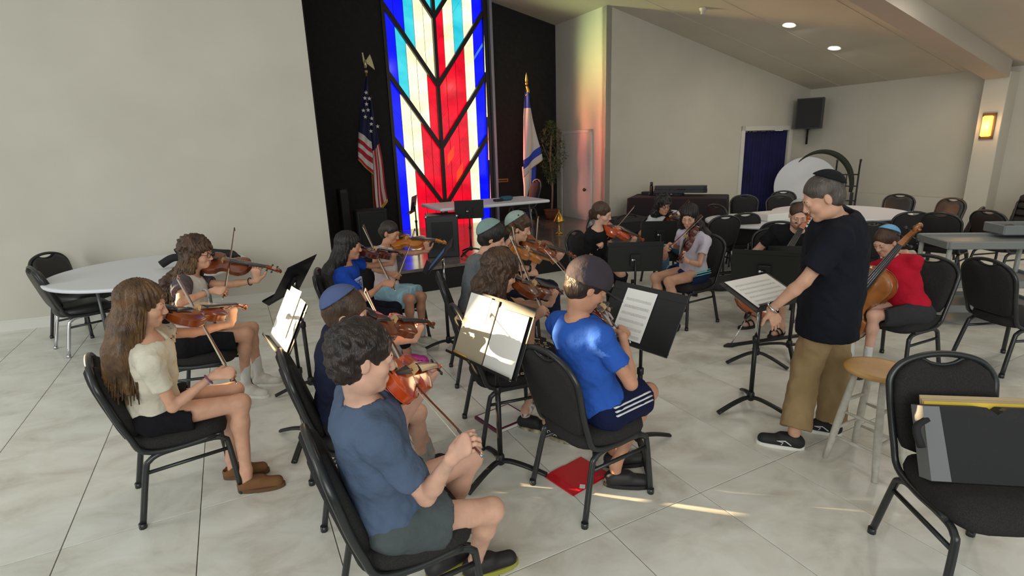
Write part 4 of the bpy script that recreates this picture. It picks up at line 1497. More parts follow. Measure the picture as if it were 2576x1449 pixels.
def make_violin(var='amber', L=.356, rib=.031, cello=False, parent=None, chin=True):
    """origin at the tail end; +X to scroll, +Z the string side"""
    W_ = VW[var]
    t = parent
    xs = [0, .004, .01, .025, .04, .07, .10, .14, .18, .22, .26, .30, .33, .36, .375, .385, .40, .43, .46, .5, .54, .58, .61, .64, .652, .67, .69, .72, .76, .80, .83, .87, .90, .93, .95, .97, .985, .995, 1.0]
    up = [(x * L, violin_half(x) * L) for x in xs]
    out = up + [(x, -y) for x, y in up[-2:0:-1]]
    n = len(out)
    cx = lambda x: x
    def plate(z0, sgn, grow, arch):
        rings = []
        for sc2, dz in ((grow - .012, 0), (grow, .0012), (grow, .003), (grow - .02, .0042), (.86, .25 * arch), (.62, .72 * arch), (.32, .95 * arch), (.05, arch)):
            ring = []
            for x, y in out:
                X = L * .5 + (x - L * .5) * (sc2 if sc2 > .9 else (.88 + .12 * sc2) * 1.0 if sc2 > .5 else .93 * (.6 + .4 * sc2 / .62))
                ring.append((X, y * sc2, z0 + sgn * (dz if sc2 > .9 else .0042 + dz)))
            rings.append(ring)
        mb = MB()
        vs = [p for r_ in rings for p in r_]
        fs = []
        for i in range(len(rings) - 1):
            for k in range(n):
                j = (k + 1) % n
                q = (i * n + k, i * n + j, (i + 1) * n + j, (i + 1) * n + k)
                fs.append(q if sgn < 0 else q[::-1])
        last = (len(rings) - 1) * n
        c = tuple(range(last, last + n))
        fs.append(c if sgn < 0 else c[::-1])
        mb.add(vs, fs, True)
        return mb
    sc3 = L / .356
    plate(rib, 1, 1.02, .014 * sc3).build('belly', W_, t)
    plate(0, -1, 1.02, .012 * sc3).build('back_plate', W_, t)
    mb = MB()
    vs = [(x, y, 0) for x, y in out] + [(x, y, rib) for x, y in out]
    mb.add(vs, [(k, (k + 1) % n, n + (k + 1) % n, n + k)[::-1] for k in range(n)], True)
    mb.build('ribs', W_, t)
    top = rib + .0165 * sc3
    nl = .135 * sc3 if not cello else .27 * L / .75 * 1.0
    xe = L + nl
    # neck
    zt = rib + .012 * sc3
    MB().tube([(L * .97, 0, zt - .012 * sc3), (L + nl * .15, 0, zt), (xe, 0, zt + .004 * sc3)], .011 * sc3, 8, rs=[.016 * sc3, .0115 * sc3, .0105 * sc3], flat=.8).build('neck', W_, t)
    fbl = .27 * sc3
    x0 = xe - fbl
    z0, z1 = top + .020 * sc3, zt + .014 * sc3
    mb = MB()
    vs = []
    for (x, z, w_) in ((x0, z0, .021 * sc3), (xe, z1, .0122 * sc3)):
        for a in range(7):
            y = -w_ + 2 * w_ * a / 6
            vs.append((x, y, z - .0035 * sc3 * (2 * a / 6 - 1) ** 2))
        vs += [(x, w_, z - .008 * sc3), (x, -w_, z - .008 * sc3)]
    mb.add(vs, [tuple(range(9))[::-1], tuple(range(9, 18))] + [(k, (k + 1) % 9, 9 + (k + 1) % 9, 9 + k) for k in range(9)])
    mb.build('fingerboard', M_ebony, t)
    # bridge
    xb = L * .46
    hb = (z0 + .012 * sc3 + (x0 - xb) * .05) - top
    bpoly = [(-.021, 0), (-.008, 0), (-.006, hb / sc3 * .35), (.006, hb / sc3 * .35), (.008, 0), (.021, 0), (.019, hb / sc3 * .45), (.017, hb / sc3 * .85), (0, hb / sc3 * 1.0), (-.017, hb / sc3 * .85), (-.019, hb / sc3 * .45)]
    MB().prism([(x * sc3, z * sc3) for x, z in bpoly], -.002 * sc3, .002 * sc3, Matrix(((0, 0, 1), (1, 0, 0), (0, 1, 0))), (xb, 0, top - .002)).build('bridge', M_maple, t)
    # tailpiece
    mb = MB()
    vs = []
    for x, w_, z in ((.02 * sc3, .008 * sc3, top + .002), (.055 * sc3, .012 * sc3, top + .007 * sc3), (.118 * sc3, .021 * sc3, top + .014 * sc3)):
        vs += [(x, -w_, z), (x, 0, z + .004 * sc3), (x, w_, z), (x, 0, z - .004 * sc3)]
    fs = [(0, 1, 2, 3)]
    for i in range(2):
        fs += [(i * 4 + k, i * 4 + (k + 1) % 4, i * 4 + 4 + (k + 1) % 4, i * 4 + 4 + k)[::-1] for k in range(4)]
    fs.append((8, 9, 10, 11)[::-1])
    mb.add(vs, fs)
    mb.build('tailpiece', M_ebony, t)
    # strings
    for i in range(4):
        y = (-1.5 + i) / 1.5
        MB().tube([(.115 * sc3, y * .012 * sc3, top + .016 * sc3), (xb, y * .016 * sc3, top + hb + .0005), (xe, y * .008 * sc3, z1 + .002 * sc3)], .0006 * sc3, 4).build('string', M_string, t)
    # pegbox + scroll
    mb = MB()
    vs = []
    for x, z, hw, hh in ((xe, zt + .004 * sc3, .012, .012), (xe + .04 * sc3, zt - .006 * sc3, .010, .011), (xe + .075 * sc3, zt - .022 * sc3, .0085, .009)):
        for a, b_ in ((-1, -1), (1, -1), (1, 1), (-1, 1)):
            vs.append((x, a * hw * sc3, z + b_ * hh * sc3))
    fs = [(0, 1, 2, 3)[::-1]]
    for i in range(2):
        fs += [(i * 4 + k, i * 4 + 4 + k, i * 4 + 4 + (k + 1) % 4, i * 4 + (k + 1) % 4)[::-1] for k in range(4)]
    fs.append((8, 9, 10, 11))
    mb.add(vs, fs)
    mb.build('pegbox', W_, t)
    mb = MB()
    P_, rs = [], []
    for k in range(22):
        a = k / 21 * 2.6 * PI
        r = (.020 - .0062 * a / PI * .95) * sc3
        P_.append((xe + .082 * sc3 + math.sin(a + .6) * r - .0 * sc3, 0, zt - .022 * sc3 - .010 * sc3 + math.cos(a + .6) * r * -1 + .012 * sc3))
        rs.append((.009 - .003 * k / 21) * sc3)
    mb.tube(P_, .008, 8, rs=rs)
    mb.tube([(xe + .082 * sc3, -.016 * sc3, zt - .021 * sc3), (xe + .082 * sc3, .016 * sc3, zt - .021 * sc3)], .006 * sc3, 8)
    mb.build('scroll', W_, t)
    for i in range(4):
        x = xe + (.012 + .017 * i) * sc3
        sg = 1 if i % 2 else -1
        z = zt + (.002 - .0062 * i) * sc3
        MB().tube([(x, -.012 * sg * sc3, z), (x, .026 * sg * sc3, z)], .0032 * sc3, 6).ball((x, .034 * sg * sc3, z), (.0085 * sc3, .009 * sc3, .0055 * sc3), 8, 6).build('peg', M_ebony, t)
    # f holes
    for sg in (-1, 1):
        P_ = bezier([(xb + .028 * sc3, sg * .019 * sc3, 0), (xb + .022 * sc3, sg * .028 * sc3, 0), (xb + .0, sg * .031 * sc3, 0), (xb - .024 * sc3, sg * .036 * sc3, 0), (xb - .032 * sc3, sg * .046 * sc3, 0)], 4)
        P_ = [(x, y, rib + .0052 * sc3 + .0115 * sc3 * max(0, 1 - (abs(y) / (violin_half(.45) * L)) ** 2)) for x, y, z in P_]
        MB().tube(P_, .0022 * sc3, 6, flat=.6).ball(P_[0], .0032 * sc3, 6, 4).ball(P_[-1], .0042 * sc3, 6, 4).build('f_hole', M_ebony, t)
    if chin and not cello:
        MB().ball((.028, .052, top + .006), (.036, .042, .009), 14, 8).box((.006, .02, rib / 2 + .005), (.006, .03, rib + .012)).build('chin_rest', M_ebony, t)
    if cello:
        MB().tube([(0, 0, rib * .5), (-.40 * L / .75, 0, rib * .5)], .005, 8).build('endpin', M_chrome, t)
        MB().lathe([(.012, 0), (.02, .01), (.018, .03), (.01, .05)], (0, 0, rib * .5), 10, Matrix.Rotation(-PI / 2, 3, 'Y')).build('endpin_collar', M_ebony, t)
    return xe + .1 * sc3


M_stick = mat('pernambuco', (92, 44, 24), .3, coat=.4)
M_hair = mat('bow_hair', (214, 208, 188), .7)


def make_bow(frog, tip, down, label, L=.745):
    """bow from frog to tip; hair side towards 'down'"""
    frog, tip = np.array(frog, float), np.array(tip, float)
    x = unit(tip - frog)
    z = -unit(np.array(down) - x * (np.array(down) @ x))
    y = np.cross(z, x)
    t = empty('bow')
    t.matrix_world = Matrix([[x[0], y[0], z[0], frog[0]], [x[1], y[1], z[1], frog[1]], [x[2], y[2], z[2], frog[2]], [0, 0, 0, 1]])
    tag(t, label, 'bow', 'violin and cello bows')
    Lk = L
    P_ = [(-.03, 0, .0), (0, 0, 0), (Lk * .2, 0, -.002), (Lk * .5, 0, -.009), (Lk * .8, 0, -.004), (Lk * .97, 0, .004)]
    MB().tube(bezier(P_, 4), .004, 8, rs=None).build('stick', M_stick, t)
    MB().prism([(Lk * .955, .006), (Lk * .985, .006), (Lk * .975, -.016), (Lk * .965, -.018)], -.0035, .0035, Matrix(((1, 0, 0), (0, 0, 1), (0, 1, 0)))).build('tip_head', M_stick, t)
    MB().prism([(.0, -.003), (.055, -.003), (.05, -.02), (.012, -.022), (.002, -.018)], -.0065, .0065, Matrix(((1, 0, 0), (0, 0, 1), (0, 1, 0)))).build('frog', M_ebony, t)
    MB().tube([(-.045, 0, 0), (-.03, 0, 0)], .0048, 8).build('screw', M_chrome, t)
    MB().tube([(.055, 0, -.0015), (.11, 0, -.0025)], .0052, 8).build('grip', mat('silver_lapping', (140, 140, 145), .3, .9), t)
    MB().box((Lk * .51, 0, -.0195), (Lk * .92, .0085, .0016)).build('hair', M_hair, t)
    return t
# ------------------------------------------------------------------ people: smooth-union body fields meshed with surface nets
def smin(a, b, k):
    if k <= 0: return np.minimum(a, b)
    h = np.clip(.5 + .5 * (b - a) / k, 0, 1)
    return b * (1 - h) + a * h - k * h * (1 - h)


class Field:
    """list of primitives; eval on a grid box"""

    def __init__(s):
        s.P = []

    def cone(s, a, b, ra, rb, k=.02, op='u', clip=None, n=None, flat=None):
        """round cone; flat=(axis, ratio) squashes the section along axis"""
        a, b = np.array(a, float), np.array(b, float)
        s.P.append(('c', a, b, ra, rb, k, op, clip, flat))
        return s

    def ell(s, c, r, R=None, k=.02, op='u', clip=None):
        s.P.append(('e', np.array(c, float), np.array(r, float), np.eye(3) if R is None else np.array(R), k, op, clip))
        return s

    def bounds(s):
        lo, hi = [], []
        for p in s.P:
            if p[0] == 'c' and p[6] == 'u':
                r = max(p[3], p[4]) * (1.0 if not p[8] else max(1, 1 / 1))
                lo.append(np.minimum(p[1], p[2]) - r)
                hi.append(np.maximum(p[1], p[2]) + r)
            elif p[0] == 'e' and p[5] == 'u':
                r = max(p[2])
                lo.append(p[1] - r)
                hi.append(p[1] + r)
        return np.min(lo, 0), np.max(hi, 0)

    def mesh(s, h, lo=None, hi=None, noise=None, post=None):
        l0, h0 = s.bounds()
        lo = l0 - 2.5 * h if lo is None else np.maximum(lo, l0 - 2.5 * h)
        hi = h0 + 2.5 * h if hi is None else np.minimum(hi, h0 + 2.5 * h)
        n = np.ceil((hi - lo) / h).astype(int) + 1
        X = [lo[i] + h * np.arange(n[i]) for i in range(3)]
        F = np.full(n, .5, np.float32)
        for p in s.P:
            if p[0] == 'c':
                _, a, b, ra, rb, k, op, clip, flat = p
                r = max(ra, rb)
                pl, ph = np.minimum(a, b) - r, np.maximum(a, b) + r
            else:
                _, c, rr, R, k, op, clip = p
                r = max(rr)
                pl, ph = c - r, c + r
            mg = k + 2.5 * h
            i0 = np.maximum(0, np.floor((pl - mg - lo) / h).astype(int))
            i1 = np.minimum(n, np.ceil((ph + mg - lo) / h).astype(int) + 1)
            if np.any(i1 <= i0): continue
            x, y, z = X[0][i0[0]:i1[0], None, None], X[1][None, i0[1]:i1[1], None], X[2][None, None, i0[2]:i1[2]]
            if p[0] == 'c':
                d = b - a
                L2 = d @ d + 1e-12
                px, py, pz = x - a[0], y - a[1], z - a[2]
                t = np.clip((px * d[0] + py * d[1] + pz * d[2]) / L2, 0, 1)
                qx, qy, qz = px - t * d[0], py - t * d[1], pz - t * d[2]
                if flat is not None:
                    ax, ratio = np.array(flat[0]), flat[1]
                    w_ = qx * ax[0] + qy * ax[1] + qz * ax[2]
                    e2 = (1 / ratio - 1) * w_
                    qx, qy, qz = qx + e2 * ax[0], qy + e2 * ax[1], qz + e2 * ax[2]
                    D = (np.sqrt(qx * qx + qy * qy + qz * qz) - (ra + (rb - ra) * t)) * (.5 + .5 * ratio)
                else:
                    D = np.sqrt(qx * qx + qy * qy + qz * qz) - (ra + (rb - ra) * t)
            else:
                px, py, pz = x - c[0], y - c[1], z - c[2]
                u0 = px * R[0][0] + py * R[1][0] + pz * R[2][0]
                u1 = px * R[0][1] + py * R[1][1] + pz * R[2][1]
                u2 = px * R[0][2] + py * R[1][2] + pz * R[2][2]
                k0 = np.sqrt((u0 / rr[0]) ** 2 + (u1 / rr[1]) ** 2 + (u2 / rr[2]) ** 2) + 1e-9
                k1 = np.sqrt((u0 / rr[0] ** 2) ** 2 + (u1 / rr[1] ** 2) ** 2 + (u2 / rr[2] ** 2) ** 2) + 1e-9
                D = k0 * (k0 - 1) / k1
            if clip is not None:
                for cp, cn in clip:
                    D = np.maximum(D, (x - cp[0]) * cn[0] + (y - cp[1]) * cn[1] + (z - cp[2]) * cn[2])
            sl = tuple(slice(i0[i], i1[i]) for i in range(3))
            D = D.astype(np.float32)
            if op == 'u': F[sl] = smin(F[sl], D, k)
            elif op == 's': F[sl] = -smin(-F[sl], D, k)
        if noise is not None:
            F += noise(X[0][:, None, None], X[1][None, :, None], X[2][None, None, :]).astype(np.float32)
        if post is not None:
            F = post(F, X[0][:, None, None], X[1][None, :, None], X[2][None, None, :])
        return nets(F, lo, h)


def nets(F, lo, h):
    # close the field at the border
    F[0], F[-1], F[:, 0], F[:, -1], F[:, :, 0], F[:, :, -1] = .1, .1, .1, .1, .1, .1
    S = F < 0
    c = [S[i:S.shape[0] - 1 + i, j:S.shape[1] - 1 + j, k:S.shape[2] - 1 + k] for i in (0, 1) for j in (0, 1) for k in (0, 1)]
    an = np.logical_or.reduce(c)
    al = np.logical_and.reduce(c)
    M = an & ~al
    I = np.argwhere(M)
    if len(I) == 0: return np.zeros((0, 3)), np.zeros((0, 4), int)
    off = [(i, j, k) for i in (0, 1) for j in (0, 1) for k in (0, 1)]
    vals = np.stack([F[I[:, 0] + o[0], I[:, 1] + o[1], I[:, 2] + o[2]] for o in off], 1)
    acc = np.zeros((len(I), 3))
    cnt = np.zeros(len(I))
    for a in range(8):
        for b in range(a + 1, 8):
            da = [off[b][i] - off[a][i] for i in range(3)]
            if sum(map(abs, da)) != 1: continue
            va, vb = vals[:, a], vals[:, b]
            m_ = (va < 0) != (vb < 0)
            t = np.where(m_, va / (va - vb + 1e-12), 0)
            for i in range(3):
                acc[:, i] += m_ * (off[a][i] + da[i] * t)
            cnt += m_
    V = (I + acc / cnt[:, None]) * h + lo
    idx = np.full(M.shape, -1, np.int64)
    idx[M] = np.arange(len(I))
    Q = []
    for ax in range(3):
        sl0 = [slice(None)] * 3
        sl1 = [slice(None)] * 3
        sl0[ax], sl1[ax] = slice(0, -1), slice(1, None)
        A, B = S[tuple(sl0)], S[tuple(sl1)]
        E = np.argwhere(A != B)
        o1, o2 = [(1, 2), (2, 0), (0, 1)][ax]
        E = E[(E[:, o1] > 0) & (E[:, o2] > 0) & (E[:, o1] < F.shape[o1] - 1) & (E[:, o2] < F.shape[o2] - 1)]
        fl_ = A[E[:, 0], E[:, 1], E[:, 2]]
        def g(d1, d2):
            e = E.copy()
            e[:, o1] -= d1
            e[:, o2] -= d2
            return idx[e[:, 0], e[:, 1], e[:, 2]]
        q = np.stack([g(1, 1), g(0, 1), g(0, 0), g(1, 0)], 1)
        q = np.where(fl_[:, None], q, q[:, ::-1])
        Q.append(q)
    Q = np.concatenate(Q)
    Q = Q[(Q >= 0).all(1)]
    return V, Q


def join(parts):
    V, Q, k = [], [], 0
    for v, q in parts:
        V.append(v)
        Q.append(q + k)
        k += len(v)
    return np.concatenate(V), np.concatenate(Q)


def wob(amp, f, seed=0, ax=(1, 1, 1)):
    s = seed * 1.7
    def fn(x, y, z):
        return amp * (np.sin(f * ax[0] * x + 1.3 * np.sin(f * .7 * ax[2] * z + s) + s) * np.cos(f * ax[1] * y + s * 2) + .6 * np.sin(f * 1.9 * ax[2] * z + 2.1 * np.sin(f * x * ax[0] * .8) + f * .8 * y * ax[1]))
    return fn


def curl(amp, f):
    def fn(x, y, z):
        a = f * (.8 * x + .6 * y) + 1.2 * np.sin(f * .45 * z)
        b = f * (-.6 * x + .8 * y) + 1.2 * np.sin(f * .4 * x + 1)
        c = f * (.9 * z + .2 * x) + 1.1 * np.sin(f * .5 * y + 2)
        return amp * (np.sin(a) * np.sin(b) + np.sin(b * .9 + 1) * np.sin(c) + np.sin(c * 1.1) * np.sin(a * 1.2 + 2)) * .8
    return fn


def rotm(F, U):
    """columns forward, left, up"""
    F = unit(F)
    U = unit(np.array(U) - F * (np.array(U) @ F))
    Lf = np.cross(U, F)
    return np.stack([F, Lf, U], 1)


def skin_mat(name, rgb):
    m = mat('skin_' + name, rgb, .5, noise=(18, tuple(int(c * .93) for c in rgb), 3), bump=(180, .05), spec=.35)
    b = m.node_tree.nodes['Principled BSDF']
    b.inputs['Subsurface Weight'].default_value = .12
    b.inputs['Subsurface Radius'].default_value = (.012, .005, .003)
    b.inputs['Subsurface Scale'].default_value = 1.0
    return m


def hair_mat(name, rgb, rgb2, sx=1):
    m = mat('hair_' + name, rgb, .42, noise=(16, rgb2, 8), spec=.45)
    nt = m.node_tree
    # strands: stretched noise bump
    tc = nt.nodes.new('ShaderNodeTexCoord')
    mp = nt.nodes.new('ShaderNodeMapping')
    mp.inputs['Scale'].default_value = (160, 160, 26)
    n = nt.nodes.new('ShaderNodeTexNoise')
    n.inputs['Scale'].default_value = 1
    n.inputs['Detail'].default_value = 3
    bp = nt.nodes.new('ShaderNodeBump')
    bp.inputs['Strength'].default_value = .7
    bp.inputs['Distance'].default_value = .01
    nt.links.new(tc.outputs['Object'], mp.inputs['Vector'])
    nt.links.new(mp.outputs[0], n.inputs['Vector'])
    nt.links.new(n.outputs['Fac'], bp.inputs['Height'])
    nt.links.new(bp.outputs['Normal'], nt.nodes['Principled BSDF'].inputs['Normal'])
    return m


M_eye = mat('eye_white', (215, 210, 205), .25)
M_iris = mat('iris_brown', (45, 30, 22), .2)
M_lip = mat('lips', (158, 92, 84), .5)


def ik(sh, wr, l1, l2, hint_px, pref, spine=None):
    """elbow on the circle allowed by the bone lengths that projects nearest the seen elbow"""
    d = wr - sh
    D = np.linalg.norm(d)
    if D > (l1 + l2) * .995:
        wr = sh + d / D * (l1 + l2) * .995
        d = wr - sh
        D = np.linalg.norm(d)
    D = max(D, abs(l1 - l2) + .02)
    a = (l1 * l1 - l2 * l2 + D * D) / (2 * D)
    r = math.sqrt(max(l1 * l1 - a * a, 1e-6))
    x = unit(d)
    y = unit(np.cross(x, [0.3, .2, 1]))
    z = np.cross(x, y)
    best = None
    for i in range(90):
        an = 2 * PI * i / 90
        e = sh + x * a + (y * math.cos(an) + z * math.sin(an)) * r
        cost = 0
        if hint_px is not None:
            pr = project(e)
            cost += ((pr[0] - hint_px[0]) ** 2 + (pr[1] - hint_px[1]) ** 2) ** .5 / FOC * np.linalg.norm(e - CAM)
            cost += .16 * (1 - unit(e - sh) @ pref)
        else:
            cost = -(unit(e - (sh + wr) / 2) @ pref)
        if spine is not None:
            a_, b_ = spine
            for q in (e, (e + sh) / 2, (e + wr) / 2):
                t_ = min(max((q - a_) @ (b_ - a_) / ((b_ - a_) @ (b_ - a_)), 0), 1)
                cost += 1.5 * max(0, .175 - np.linalg.norm(q - a_ - t_ * (b_ - a_)))
        if best is None or cost < best[0]: best = (cost, e)
    return best[1], wr, best[0]


def project(P):
    c = RC.T @ (np.asarray(P, float) - CAM)
    return np.array([IW / 2 + FOC * c[0] / -c[2], IH / 2 - FOC * c[1] / -c[2]])


def jt(parent, px, L, pref):
    """point on the sight line of px at bone length L from parent, nearer the preferred direction"""
    d = ray(*px)
    o = CAM - parent
    b = d @ o
    disc = b * b - (o @ o - L * L)
    pref = unit(pref)
    if disc < 0:
        q = CAM + d * (-b)
        q = parent + unit(q - parent) * L
        return q
    c = [CAM + d * (-b + s * math.sqrt(disc)) for s in (-1, 1)]
    return max(c, key=lambda q: unit(q - parent) @ pref)


def hand(Fd, wr, d, n, side, S, curl=(.5, .6, .4), spread=1.0, thumb=.5):
    """add palm, four fingers and thumb; d=wrist->knuckles, n=palm normal, side +1 left hand, -1 right hand"""
    d = unit(d)
    n = unit(n - d * (n @ d))
    th = np.cross(n, d) * side
    S = S * .95
    kn = wr + d * .088 * S
    Fd.cone(wr + d * .012 * S, kn + th * .012 * S, .026 * S, .030 * S, .012, flat=(n, .48))
    Fd.cone(wr + d * .02 * S, kn - th * .016 * S, .024 * S, .027 * S, .012, flat=(n, .48))
    for (o, L, r) in ((.029, .072, .0088), (.0095, .080, .0092), (-.010, .075, .0088), (-.028, .060, .0078)):
        p = kn + th * o * S - d * (.004 if abs(o) < .02 else .010) * S
        ang = 0
        for seg, c in zip((.46, .30, .24), curl):
            ang += c
            dr = d * math.cos(ang) + n * math.sin(ang) + th * (o * 2.2 * spread) * math.cos(ang)
            q = p + unit(dr) * L * seg * S
            Fd.cone(p, q, r * S, r * S * .9, .0035)
            p = q
            r *= .9
    p = wr + d * .022 * S + th * .026 * S
    dr = unit(d * .65 + th * .75 + n * .35 * (1 + thumb))
    q = p + dr * .042 * S
    Fd.cone(p, q, .0145 * S, .0115 * S, .012)
    dr = unit(d * .85 + th * (.5 - thumb * .5) + n * (.3 + .5 * thumb))
    q2 = q + dr * .030 * S
    Fd.cone(q, q2, .011 * S, .0095 * S, .004)
    q3 = q2 + unit(dr + d * .2 + n * .2) * .022 * S
    Fd.cone(q2, q3, .0095 * S, .0075 * S, .004)


def person(key, label, yaw, S, pel, skin, hairc, head_px, neck_px, hy=0, hp=-15, hr=0, male=True, shy=0,
           knees=(None, None), ankles=(None, None), elbows=(None, None), wrists=(None, None), violin=None, bow=None, cellod=None,
           top=None, bottom=None, shoes=None, hair=None, extra=(), face='', stand=False, res=.0105, hands=None, lean=0., fat=.9, knee_z=None, feet_dir=None):
    """index 0 = left limb, 1 = right limb. yaw/hy/hp in degrees: world heading, head turn to the left, head pitch up"""
    s = S
    ya = math.radians(yaw)
    F = np.array([math.cos(ya), math.sin(ya), 0])
    Lf = np.array([-math.sin(ya), math.cos(ya), 0])
    Z = np.array([0, 0, 1.])
    P0 = np.array(pel, float)
    base = np.array([P0[0], P0[1], 0.])
    torsoL = .49 * s
    up0 = unit(Z + F * math.tan(lean))
    neck = jt(P0, neck_px, torsoL, up0) if neck_px else P0 + up0 * torsoL
    # keep the spine within believable lean
    U = unit(neck - P0)
    if U @ up0 < .80:
        U = unit(U + up0 * .9)
        neck = P0 + U * torsoL
    Fs = unit(F - U * (F @ U))
    ss = math.radians(shy)
    Lsh = unit(Lf * math.cos(ss) - F * math.sin(ss))
    Lsh = unit(Lsh - U * (Lsh @ U) * .85)
    shw = (.168 if male else .152) * s
    shs = [neck - U * .055 * s + Lsh * shw * q for q in (1, -1)]
    headd = unit(U * 1.0 + Fs * .28)
    hc = jt(neck, head_px, .185 * s, headd) if head_px else neck + headd * .185 * s
    if unit(hc - neck) @ headd < .72:
        hc = neck + unit(unit(hc - neck) + headd) * .185 * s
    # head frame
    a = math.radians(yaw + hy)
    hp_ = math.radians(hp)
    Fh = np.array([math.cos(a) * math.cos(hp_), math.sin(a) * math.cos(hp_), math.sin(hp_)])
    Uh = np.array([-math.cos(a) * math.sin(hp_), -math.sin(a) * math.sin(hp_), math.cos(hp_)])
    hr_ = math.radians(hr)          # roll: + tips the head towards its left
    Lh = np.cross(Uh, Fh)
    Uh, Lh = Uh * math.cos(hr_) + Lh * math.sin(hr_), -Uh * math.sin(hr_) + Lh * math.cos(hr_)
    HR = np.stack([Fh, Lh, Uh], 1)
    hs = s if s > .92 else .92 + (s - .92) * .45
    H = lambda f, l, u: hc + HR @ (np.array([f, l, u]) * hs)
    # legs
    hw = (.092 if male else .098) * s
    hips = [P0 + Lf * hw * q - Z * .01 for q in (1, -1)]
    thL, shL = .43 * s, .415 * s
    kn, an = [], []
    for i in (0, 1):
        q = 1 - 2 * i
        if stand:
            pref = -Z + F * .1
        else:
            pref = F * 1.0 - Z * .12
        k_ = jt(hips[i], knees[i], thL, pref) if knees[i] else hips[i] + unit(F + Lf * q * .16 - Z * .10) * thL
        if not stand:
            k_[2] = min(max(k_[2], .43), .60)
        kn.append(k_)
        if ankles[i]:
            a_ = jt(k_, ankles[i], shL, -Z)
            if a_[2] > .28 or a_[2] < .02:
                a_ = near_pt(*ankles[i], k_ - Z * shL)
                a_ = fl(*ankles[i], .09)
                a_ = k_ + unit(a_ - k_) * shL
        else:
            a_ = k_ - Z * shL + F * .05
        a_[2] = max(.075 * s, min(a_[2], .13))
        an.append(a_)
    # ---- instruments -> wrists
    wr = [None, None]
    hd = [None, None]
    aL, fL = .275 * s, .245 * s
    vt = None
    if violin:
        c_px, s_px, var, vlabel = violin[:4]
        vy = violin[4] if len(violin) > 4 else 35
        roll = violin[5] if len(violin) > 5 else 25
        vl = violin[6] if len(violin) > 6 else 1.0
        cp = hc - Uh * .125 * hs + unit(Lsh) * .055 * s + Fs * .03 * s
        cp = near_pt(*c_px, cp)
        va_ = math.radians(yaw + vy)
        want = np.array([math.cos(va_), math.sin(va_), -.12])
        LN = .59 * vl
        sp = jt(cp, s_px, LN, want)
        ax = unit(sp - cp)
        side = unit(np.cross(Z, ax))            # left of the scroll direction
        upv = np.cross(ax, side)
        rr_ = math.radians(roll)
        # E-string side (right) dips downwards
        upn = upv * math.cos(rr_) - side * math.sin(rr_)
        yv = np.cross(upn, ax)
        o0 = cp - upn * .016
        vt = empty('violin' if vl <= 1.03 else 'viola')
        vt.matrix_world = Matrix([[ax[0], yv[0], upn[0], o0[0]], [ax[1], yv[1], upn[1], o0[1]], [ax[2], yv[2], upn[2], o0[2]], [0, 0, 0, 1]])
        tag(vt, vlabel, 'violin' if vl <= 1.03 else 'viola')
        make_violin(var, .356 * vl, .031 * vl, parent=vt)
        # left hand on the neck near the nut
        q = -yv                                 # right / E side
        N = o0 + ax * .435 * vl + upn * .030
        dh = unit(upn * .85 + ax * .05 - q * .1 + U * .3)
        wr[0] = N + q * .034 * s - dh * .088 * s - upn * .004
        hd[0] = (dh, -q * 1.0, (.55, 1.0, .75), .3)
        bridge = o0 + ax * .20 * vl + upn * .065
    if bow:
        t_px, f_px, blabel = bow
        if cellod is not None: bridge = cellod
        best = None
        dB = np.linalg.norm(bridge - CAM)
        rf, rt = ray(*f_px), ray(*t_px)
        for df in np.arange(dB - .5, dB + .5, .012):
            fr = CAM + rf * df
            o = CAM - fr
            b_ = rt @ o
            disc = b_ * b_ - (o @ o - .735 ** 2)
            if disc < 0: 
                continue
            for sg in (-1, 1):
                tp_ = CAM + rt * (-b_ + sg * math.sqrt(disc))
                x = unit(tp_ - fr)
                q_ = bridge - fr
                miss = np.linalg.norm(q_ - x * (q_ @ x))
                reach = max(0, np.linalg.norm(fr - shs[1]) - (aL + fL + .05))
                cst = miss + 2 * reach + .7 * max(0, (fr - bridge) @ Lf + .05)
                if best is None or cst < best[0]: best = (cst, fr, tp_)
        if best is None:
            fr = near_pt(*f_px, bridge)
            tp_ = fr + unit(near_pt(*t_px, bridge) - fr) * .735
            best = (9, fr, tp_)
        fr, tp_ = best[1], best[2]
        x = unit(tp_ - fr)
        down = bridge - fr
        down = unit((bridge - np.array([0, 0, .05]) if cellod is None else bridge) - (fr + x * ((bridge - fr) @ x)) + (upn * -.3 if violin else -np.array([0, 0, .1])))
        make_bow(fr, tp_, down, blabel)
        # right hand over the frog
        el0 = jt(shs[1], elbows[1], aL, -Z) if elbows[1] else shs[1] - Z * aL * .8 - Lf * .12 + F * .08
        dh = unit(unit(fr - el0) * 1.0 - Z * .22)
        dh = unit(dh - x * (dh @ x) * .35)
        nrm = unit(np.cross(dh, x))
        if nrm @ (-Z + F * .6 + Lf * .4) < 0: nrm = -nrm
        G = fr + x * .025
        wr[1] = G - dh * .088 * s - nrm * .022 * s
        hd[1] = (dh, nrm, (.75, 1.0, .6), .8)
    for i in (0, 1):
        if wr[i] is None:
            if wrists[i]:
                el0 = jt(shs[i], elbows[i], aL, -Z) if elbows[i] else shs[i] - Z * aL
                wr[i] = jt(el0, wrists[i], fL, F - Z * .5)
            else:
                wr[i] = shs[i] - U * .25 * s + F * .32 * s - Lsh * (1 - 2 * i) * .04
        if hd[i] is None:
            hv = hands[i] if hands and hands[i] else None
            if hv:
                hd[i] = hv
    el = []
